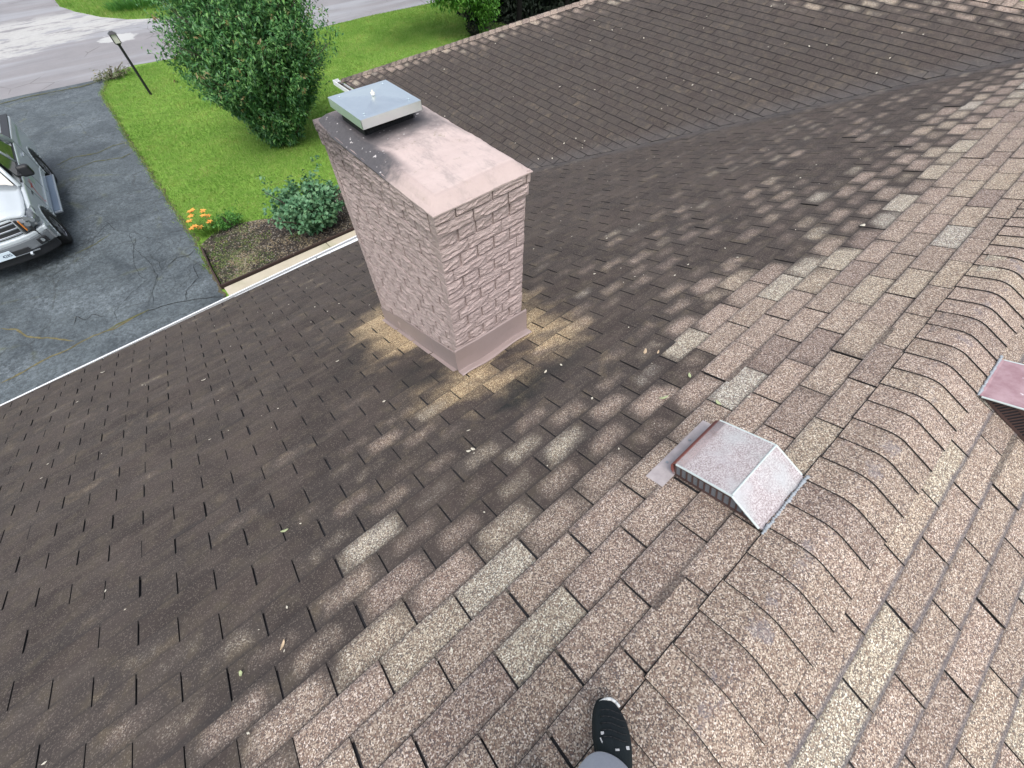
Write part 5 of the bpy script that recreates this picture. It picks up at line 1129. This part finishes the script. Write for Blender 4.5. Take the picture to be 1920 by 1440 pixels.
# red markings and pale green panel on the driver's door
M_REDM = flat('red_vinyl', (.50, .05, .05), .5); M_GRN = flat('pale_grey_green_vinyl', (.34, .42, .38), .5)
def strip(name, pts, wd, x, mat):
    V = []; F = []
    for i, (y, z) in enumerate(pts):
        a = Vector(pts[min(i + 1, len(pts) - 1)]) - Vector(pts[max(i - 1, 0)]); a.normalize(); nn = Vector((-a.y, a.x)) * wd * (1 - .5 * i / len(pts)); V += [(x, y + nn.x, z + nn.y), (x, y - nn.x, z - nn.y)]
    for i in range(len(pts) - 1): F.append((2 * i, 2 * i + 1, 2 * i + 3, 2 * i + 2))
    o = meshobj(name, V, F, mat); md = o.modifiers.new('s', 'SOLIDIFY'); md.thickness = .0012; return tp(o)
xg = W2 + .0025
strip('door_marking', [(2.05, 1.08), (1.98, .98), (1.86, .90), (1.80, .78), (1.76, .66)], .018, xg, M_REDM); strip('door_marking', [(2.02, 1.03), (1.92, 1.0), (1.80, 1.02)], .022, xg, M_REDM); strip('door_marking', [(2.20, 1.06), (2.12, 1.0), (2.0, .99)], .016, xg, M_REDM); strip('door_marking', [(1.90, .66), (1.86, .60)], .02, xg, M_REDM)
strip('door_panel_marking', [(2.30, .95), (2.62, .95)], .09, xg, M_GRN); strip('bed_marking', [(4.2, 1.12), (4.9, 1.14), (5.6, 1.16)], .05, xg, M_GRN)
# wheels
def wheel(x, y, s_):
    root = D.objects.new('wheel', None)
    b_ = bmesh.new(); prof_ = [(.25, -.12), (.36, -.135), (.395, -.11), (RW, -.06), (RW, .06), (.395, .11), (.36, .135), (.25, .12)]; N = 36; rings = []
    for i in range(N):
        a = i / N * 2 * math.pi; rings.append([b_.verts.new((w_, r * math.cos(a), r * math.sin(a))) for r, w_ in prof_])
    for i in range(N):
        for j in range(len(prof_) - 1): b_.faces.new((rings[i][j], rings[i][j + 1], rings[(i + 1) % N][j + 1], rings[(i + 1) % N][j]))
    bmesh.ops.recalc_face_normals(b_, faces=b_.faces); bmesh.ops.translate(b_, vec=(x, y, RW), verts=b_.verts[:])
    t_ = tp(bmobj('wheel', b_, M_TY, smooth=True))
    b_ = bmesh.new(); cyl(b_, (x - .02 * s_, y, RW), (x + .085 * s_, y, RW), .255, seg=32); tp(bmobj('rim', b_, M_DKR), t_)
    b_ = bmesh.new(); cyl(b_, (x + .09 * s_, y, RW), (x + .112 * s_, y, RW), .05, seg=14)
    for i in range(6):
        a = i * math.pi / 3 + .2
        for da in (-.14, .14):
            c = Vector((x + .10 * s_, y + .145 * math.cos(a + da), RW + .145 * math.sin(a + da))); vs = box(b_, (0, 0, 0), (.02, .21, .026), Matrix.Rotation(a + da, 3, 'X')); bmesh.ops.translate(b_, vec=c, verts=vs)
    tp(bmobj('spokes', b_, M_RIMT), t_)
    b_ = bmesh.new(); N = 32
    for i in range(N):
        a, b2 = i / N * 2 * math.pi, (i + 1) / N * 2 * math.pi; cyl(b_, (x + .10 * s_, y + .25 * math.cos(a), RW + .25 * math.sin(a)), (x + .10 * s_, y + .25 * math.cos(b2), RW + .25 * math.sin(b2)), .012, seg=6)
    tp(bmobj('rim_lip', b_, M_RIMT), t_)
for s_ in (-1, 1):
    for cy in (FY, FY + WB): wheel(s_ * .875, cy, s_)

# ------------------------------------------------------------------ leaves and petals fallen on the roof
M_PET = flat('pale_dry_petal', (.62, .58, .48), .6, var=.25, sc_=200); M_GLF = flat('fresh_fallen_leaf', (.40, .45, .25), .6, var=.25, sc_=200); M_TAN = flat('tan_dry_leaf', (.52, .40, .27), .7, var=.3, sc_=200)
def leaflet(pl, a, u, L, Wd, ang, mat, label=None, name='fallen_leaf', h=.013):
    V = []; n = 7
    for i in range(n):
        t = i / (n - 1); w_ = Wd * math.sin(math.pi * min(.98, t * .92 + .06)) ** .8
        for s_ in (-1, 0, 1):
            la, lu = (t - .5) * L, s_ * w_ / 2; V.append(pl.P(a + la * math.cos(ang) - lu * math.sin(ang), u + la * math.sin(ang) + lu * math.cos(ang), h + (.0035 if s_ else .0005) + .006 * (t - .5) ** 2 / .25 * (L / .04)))
    c = pl.P(a, u, h); V = [v - c for v in V]; F = []
    for i in range(n - 1):
        for j in range(2): F.append((i * 3 + j, i * 3 + j + 1, i * 3 + j + 4, i * 3 + j + 3))
    o = meshobj(name, V, F, mat, smooth=True); o.location = c; md = o.modifiers.new('s', 'SOLIDIFY'); md.thickness = .0006
    if label: tag(o, label, 'leaf', 'leaves fallen on the roof')
    return o
yu = lambda y: -y / CT
for (x, y, L, Wd, an, m, lb) in ((-.139, .29, .036, .013, .4, M_GLF, 'pale green leaf lying on dark shingles left of the bright grey tab'), (-.264, -.194, .034, .011, 2.2, M_TAN, 'curled tan leaf on the dark shingles nearest the bottom edge'), (-.413, -.177, .022, .011, 1.5, M_GLF, 'small yellowish green leaf below the curled tan one'), (.747, .003, .026, .014, 1.2, M_PET, 'white petal pair resting at a slot between chimney and lower vent'),
    (.725, .010, .024, .013, .7, M_PET, 'white petal touching its twin near the slot below the chimney'), (1.81, -.18, .048, .017, -.5, M_TAN, 'larger tan leaf on light shingles upslope and right of the chimney'), (1.843, -.235, .030, .010, -.4, M_TAN, 'slim tan leaf next to the larger tan one'), (1.769, -.457, .036, .013, -.7, M_GLF, 'pale leaf on a dark stained tab above the curled green leaf'), (1.568, -.454, .046, .012, .5, M_GLF, 'curled yellow green leaf on a pale tab above the lower vent'),
    (1.678, -.646, .034, .014, -1.1, M_GLF, 'bright green leaf just beyond the hood of the street side vent'), (1.365, .138, .026, .012, -.4, M_PET, 'small pale petal beside the lower corner of the chimney apron'), (3.669, -.473, .036, .028, .3, M_PET, 'rounded white petal on light shingles near the ridge'), (.543, 1.449, .024, .010, .2, M_PET, 'small pale petal on the dark slope left of the chimney'), (-.338, 2.268, .036, .011, .2, M_PET, 'long white petal lying on the dark slope toward the gutter'), (-1.172, 3.551, .040, .013, .3, M_PET, 'white petal closest to the left part of the gutter')):
    leaflet(PA, x, yu(y), L, Wd, an, m, lb)
# tiny specks
spk = []
for (x, y) in ((.803, .122), (3.108, 1.706), (2.93, .994), (3.26, .918), (-1.331, 3.104), (.721, 2.608), (.902, 2.409), (1.36, -.2), (1.461, .111), (4.5, .23), (.205, -.62), (2.771, .169), (5.248, -.23), (3.946, -.571), (.59, .724), (2.605, .161), (2.386, .662)): spk.append((PA, x, yu(y), .022))
for i in range(150):
    x = rng.rand() * 9 - 2.2; y = rng.rand() * 4.6 - .9
    if x + y < 8 and not (1.0 < x < 1.6 and .5 < y < 1.7): spk.append((PA, x, yu(y), .007 + .011 * rng.rand()))
for (y, z) in ((4.675, -.402), (4.055, -.387), (2.728, -.565), (2.116, -.422), (1.831, -.141), (.889, -.086), (.874, -.184), (.566, -.229), (3.613, -1.175), (3.56, -1.282), (4.554, -.877), (6.99, -1.102), (2.761, .039), (5.981, -1.384), (3.744, -1.324)): spk.append((PC, y, z / ST, .035))
for i in range(60):
    y = rng.rand() * 8; u = -4 + rng.rand() * 4.6
    if 8.25 + u * CT + y > 8.4 and 8.25 + u * CT + y < 13: spk.append((PC, y, u, .014 + .016 * rng.rand()))
V = []; F = []
for (pl, a, u, s_) in spk:
    an = rng.rand() * 6.28; k_ = len(V); wd = s_ * (.3 + .3 * rng.rand())
    for (la, lu) in ((-.5, 0), (0, -.5), (.5, 0), (0, .5)): la *= s_; lu *= wd; V.append(pl.P(a + la * math.cos(an) - lu * math.sin(an), u + la * math.sin(an) + lu * math.cos(an), .0145 + (.006 if pl is PC else 0) + .003 * rng.rand()))
    F.append((k_, k_ + 1, k_ + 2, k_ + 3))
o = meshobj('petal_litter', V, F, M_PET); o['kind'] = 'stuff'; md = o.modifiers.new('s', 'SOLIDIFY'); md.thickness = .001

# ------------------------------------------------------------------ person standing at the ridge (only one shoe and cuff reach the picture)
per = tag(empty('person', (.33, -1.17, ZR)), 'person in grey trousers with one black sneaker on the ridge shingles at the bottom edge', 'person')
QI = Matrix.Translation(-per.location)
def pp(o, par=None):
    o.parent = par or per
    if par is None: o.matrix_parent_inverse = QI
    return o
def cloth(name, c, c2, sc_=160):
    k = NT(name, .9, .2); n = k.noise(sc_, detail=3, rough=.8); n2 = k.noise(9, detail=3); k.col(k.mix(1., k.mix(n2, c, c2), k.mix(n, (.88, .88, .88), (1.12, 1.12, 1.12)), 'MULTIPLY')); k.bump(n, .3, .002); return k.m
M_TRO = cloth('grey_trouser_cloth', (.38, .40, .46), (.45, .47, .53)); M_SHIRT = cloth('navy_shirt_cloth', (.03, .04, .07), (.04, .05, .09)); M_SKIN = flat('skin', (.50, .32, .24), .5, var=.08); M_HAIR = flat('dark_hair', (.03, .02, .015), .7)
def knit():
    k = NT('black_knit_upper', .75, .3); po = k.pos((1, 1, 1), (0, 0, math.radians(45))); v = k.n('ShaderNodeTexWave'); v.inputs['Scale'].default_value = 170; v.inputs['Distortion'].default_value = 1.5; k.L(po, v.inputs['Vector']); n = k.noise(60, detail=3)
    k.col(k.mix(v.outputs['Fac'], (.006, .010, .013), (.014, .021, .025))); k.bump(k.math('ADD', v.outputs['Fac'], n), .5, .002); return k.m
M_KNIT = knit(); M_TAB = flat('pale_grey_lace', (.42, .43, .44), .7); M_SOLE = flat('white_rubber_sole', (.70, .71, .70), .6)
# shoe in local coordinates: y forward (toe at +), x right, z up; sole length .29
def shoe(toe, yaw, z_toe, z_heel, mirror=1):
    Ls = .292; fw = Vector((math.sin(yaw), math.cos(yaw), 0)); rt = Vector((fw.y, -fw.x, 0)) * mirror; heel = Vector(toe) - fw * Ls
    def Wp(x, y, z): p = heel + fw * y + rt * x; return Vector((p.x, p.y, z_heel + (z_toe - z_heel) * y / Ls + z))
    st = [(0, .018, 0), (.01, .028, 0), (.04, .034, 0), (.10, .033, .002), (.16, .042, .004), (.21, .049, .004), (.245, .046, .001), (.272, .036, -.003), (.286, .022, -.007), (.292, .006, -.010)]
    top = [(.0, .075), (.01, .085), (.04, .092), (.10, .098), (.16, .078), (.21, .060), (.245, .050), (.272, .040), (.286, .030), (.292, .024)]
    rows = []; srows = []
    for (y, hw, cx_), (_, h) in zip(st, top):
        r = []
        for j in range(15):
            a = math.pi * j / 14; ca, sa = math.cos(a), math.sin(a); r.append(Wp(cx_ - ca * hw * (1.0 if sa < .5 else .98), y, .022 + (h - .022) * abs(sa) ** .75))
        rows.append(r)
        s = [];
        for (fx, z) in ((-1.0, .022), (-1.02, .012), (-.97, .0), (0, .0), (.97, .0), (1.02, .012), (1.0, .022)): s.append(Wp(cx_ + fx * (hw + .001), y + (.004 if y > .28 else (-.003 if y < .005 else 0)), z + (.0015 if abs(fx) > 1.05 else 0)))
        srows.append(s)
    V = [v for r in rows for v in r]; m = 15; F = [(i * m + j, i * m + j + 1, (i + 1) * m + j + 1, (i + 1) * m + j) for i in range(len(rows) - 1) for j in range(m - 1)] + [tuple(range(m)), tuple(range((len(rows) - 1) * m, len(rows) * m))]
    o = meshobj('shoe', V, F, M_KNIT, smooth=True); bm = bmesh.new(); bm.from_mesh(o.data); bmesh.ops.recalc_face_normals(bm, faces=bm.faces); bm.to_mesh(o.data); bm.free(); md = o.modifiers.new('s', 'SUBSURF'); md.levels = 2; md.render_levels = 2; pp(o)
    V = [v for r in srows for v in r]; m = 7; F = [(i * m + j, i * m + (j + 1) % m, (i + 1) * m + (j + 1) % m, (i + 1) * m + j) for i in range(len(srows) - 1) for j in range(m)] + [tuple(range(m)), tuple(range((len(srows) - 1) * m, len(srows) * m))]
    q = meshobj('sole', V, F, M_KNIT, smooth=True); bm = bmesh.new(); bm.from_mesh(q.data); bmesh.ops.recalc_face_normals(bm, faces=bm.faces); bm.to_mesh(q.data); bm.free(); md = q.modifiers.new('s', 'SUBSURF'); md.levels = 1; md.render_levels = 1; q.parent = o
    b_ = bmesh.new(); A_ = [Wp(cx2, y2 + .0035, .020) for cx2, y2 in ((-.030, .272), (-.020, .283), (-.006, .290), (.008, .2915), (.020, .286), (.030, .276))]
    for p_, q_ in zip(A_[:-1], A_[1:]): cyl(b_, p_, q_, .0042, seg=8)
    t_ = bmobj('toe_rim', b_, M_SOLE, smooth=True); t_.parent = o
    # padded seams and ribs on the knit upper
    for k2 in range(5):
        b_ = bmesh.new(); yy = .218 + k2 * .013; P_ = [Wp(-.033 + .013 * q2 + .004, yy + .004 * math.sin(q2), .0475 + (.014 * math.sin(math.pi * (q2 + .5) / 6)) - (yy - .218) * .22) for q2 in range(6)]
        for p_, q_ in zip(P_[:-1], P_[1:]): cyl(b_, p_, q_, .0011, seg=5)
        t_ = bmobj('knit_rib', b_, M_BLK, smooth=True); t_.parent = o
    for (x, y, z, sx, sy) in ((-.026, .226, .050, .008, .006), (.034, .203, .056, .008, .007), (-.030, .212, .052, .003, .011), (.006, .199, .066, .010, .004)):
        b_ = bmesh.new(); box(b_, (0, 0, 0), (sx, sy, .003), Matrix.Rotation(-yaw + (.5 if sx < .005 else .1), 3, 'Z')); bmesh.ops.translate(b_, vec=Wp(x, y, z), verts=b_.verts[:]); t_ = bmobj('lace_tab', b_, M_TAB); t_.parent = o
    return Wp
YW = math.radians(45)
W1 = shoe((.478, -1.002, 0), YW, .408, .455)
W2_ = shoe((.22, -.98, 0), math.radians(35), .405, .47, -1)
# body: one skinned surface (legs hidden in trousers are their own tube below)
def skin(name, J, E, mat, par=None, sub=2):
    me = D.meshes.new(name); me.from_pydata([j[:3] for j in J], E, []); me.materials.append(mat); o = D.objects.new(name, me); link(o)
    md = o.modifiers.new('skin', 'SKIN'); me.skin_vertices[0].data[0].use_root = True
    for i, j in enumerate(J): me.skin_vertices[0].data[i].radius = (j[3], j[4] if len(j) > 4 else j[3])
    md.use_smooth_shade = True; m2 = o.modifiers.new('sub', 'SUBSURF'); m2.levels = sub; m2.render_levels = sub; pp(o); return o
# positions: camera is held out in front; body stands behind it
hipc = Vector((.02, -1.30, 1.28)); bk = Vector((-.647, -.762, 0)); rtv = Vector((.762, -.647, 0))
ankR = W1(0, .075, .13); ankL = W2_(0, .075, .13)
kneeR = Vector((.20, -1.27, .90)); kneeL = Vector((-.02, -1.16, .88))
hipR, hipL = hipc + rtv * .095, hipc - rtv * .095
def tube(name, rings, mat, seg=20):
    V = []; F = []
    for (c, r, ax_) in rings:
        c = Vector(c); ax_ = Vector(ax_).normalized(); a_ = ax_.orthogonal().normalized(); a_ = (rtv - ax_ * rtv.dot(ax_)).normalized(); b2_ = ax_.cross(a_)
        for i in range(seg): t = i / seg * 2 * math.pi; rr_ = r * (1 + .05 * math.sin(3 * t + c.z * 9) + .035 * math.sin(5 * t + c.z * 23)); V.append(c + a_ * math.cos(t) * rr_ + b2_ * math.sin(t) * rr_ + Vector((0, 0, .008 * math.sin(2 * t + 1))))
    for j in range(len(rings) - 1):
        for i in range(seg): F.append((j * seg + i, j * seg + (i + 1) % seg, (j + 1) * seg + (i + 1) % seg, (j + 1) * seg + i))
    o = meshobj(name, V, F, mat, smooth=True); md = o.modifiers.new('s', 'SOLIDIFY'); md.thickness = .003; m2 = o.modifiers.new('sub', 'SUBSURF'); m2.levels = 1; m2.render_levels = 2; return pp(o)
for hem, kn in ((Vector((.325, -1.105, .505)), kneeR), (Vector((.09, -1.10, .52)), kneeL)):
    m1 = hem.lerp(kn, .12) ; m2_ = hem.lerp(kn, .5) + Vector((.0, -.01, 0)); up_ = kn - hem
    tube('trouser_leg', [(hem, .086, (0, 0, 1)), (m1, .084, up_), (m2_, .082, up_), (kn, .084, up_)], M_TRO)
J = [(*hipc, .15, .12), (*(hipc + Vector((0, 0, .08))), .155, .125), (*hipR, .09), (*kneeR, .082), (*hipL, .09), (*kneeL, .082)]
skin('trousers', J, [(0, 1), (0, 2), (2, 3), (0, 4), (4, 5)], M_TRO)
ch = hipc + Vector((-.03, -.03, .0))
shR, shL = ch + rtv * .19 + Vector((0, 0, .55)), ch - rtv * .19 + Vector((0, 0, .55))
J = [(*(ch + Vector((0, 0, .08))), .155, .11), (*(ch + Vector((0, 0, .30))), .15, .11), (*(ch + Vector((0, 0, .50))), .15, .10), (*shR, .065), (*(shR + rtv * .05 + Vector((0, 0, -.27))), .048), (*shL, .065), (*(shL - rtv * .05 + Vector((0, 0, -.27))), .048)]
skin('shirt', J, [(0, 1), (1, 2), (2, 3), (3, 4), (2, 5), (5, 6)], M_SHIRT)
nk = ch + Vector((0, 0, .60)); hd = nk + Vector((.02, .03, .17))
elR = shR + rtv * .05 + Vector((0, 0, -.26)); elL = shL - rtv * .05 + Vector((0, 0, -.26))
haR = elR - bk * .10 - rtv * .06 + Vector((0, 0, .10)); haL = elL - bk * .10 + rtv * .06 + Vector((0, 0, .10))
J = [(*(ch + Vector((0, 0, .45))), .06), (*nk, .055), (*(hd + Vector((0, 0, -.04))), .075, .085), (*(hd + Vector((0, 0, .06))), .08, .09), (*(shR - Vector((0, 0, .02))), .04), (*elR, .038), (*haR, .028), (*(haR - bk * .06 + Vector((0, 0, .03))), .03, .018), (*(shL - Vector((0, 0, .02))), .04), (*elL, .038), (*haL, .028), (*(haL - bk * .06 + Vector((0, 0, .03))), .03, .018)]
Ed = [(0, 1), (1, 2), (2, 3), (0, 4), (4, 5), (5, 6), (6, 7), (0, 8), (8, 9), (9, 10), (10, 11)]
for base_i, s_ in ((7, 1), (11, -1)):
    bp = Vector(J[base_i][:3])
    for k_, (off, ln) in enumerate(((-.022, .06), (-.007, .07), (.008, .065), (.022, .052))):
        a_ = bp + rtv * off - bk * .02; J.append((*(a_ - bk * ln * .5 + Vector((0, 0, .01))), .008)); J.append((*(a_ - bk * ln * .9 - Vector((0, 0, .012))), .007)); n_ = len(J); Ed += [(base_i, n_ - 2), (n_ - 2, n_ - 1)]
    J.append((*(bp - rtv * s_ * .035 + Vector((0, 0, .01))), .009)); J.append((*(bp - rtv * s_ * .05 - bk * .03), .008)); n_ = len(J); Ed += [(base_i, n_ - 2), (n_ - 2, n_ - 1)]
skin('body', J, Ed, M_SKIN)
b_ = bmesh.new(); vs = bmesh.ops.create_icosphere(b_, subdivisions=3, radius=1)['verts']; bmesh.ops.scale(b_, vec=(.098, .108, .095), verts=vs); bmesh.ops.translate(b_, vec=hd + Vector((-.012, -.018, .075)), verts=vs); pp(bmobj('hair', b_, M_HAIR, smooth=True))
fdir = -bk
for s_ in (-1, 1):
    b_ = bmesh.new(); vs = bmesh.ops.create_icosphere(b_, subdivisions=2, radius=.012)['verts']; bmesh.ops.translate(b_, vec=hd + fdir * .082 + rtv * s_ * .032 + Vector((0, 0, .02)), verts=vs); pp(bmobj('eye', b_, flat('eye_white', (.6, .6, .6), .2), smooth=True))
    b_ = bmesh.new(); vs = bmesh.ops.create_icosphere(b_, subdivisions=2, radius=.022)['verts']; bmesh.ops.scale(b_, vec=(.6, .8, 1.4), verts=vs); bmesh.ops.translate(b_, vec=hd + rtv * s_ * .082, verts=vs); pp(bmobj('ear', b_, M_SKIN, smooth=True))
b_ = bmesh.new(); cyl(b_, hd + fdir * .085 + Vector((0, 0, .015)), hd + fdir * .108 + Vector((0, 0, -.02)), .008, .013, 10); pp(bmobj('nose', b_, M_SKIN, smooth=True))
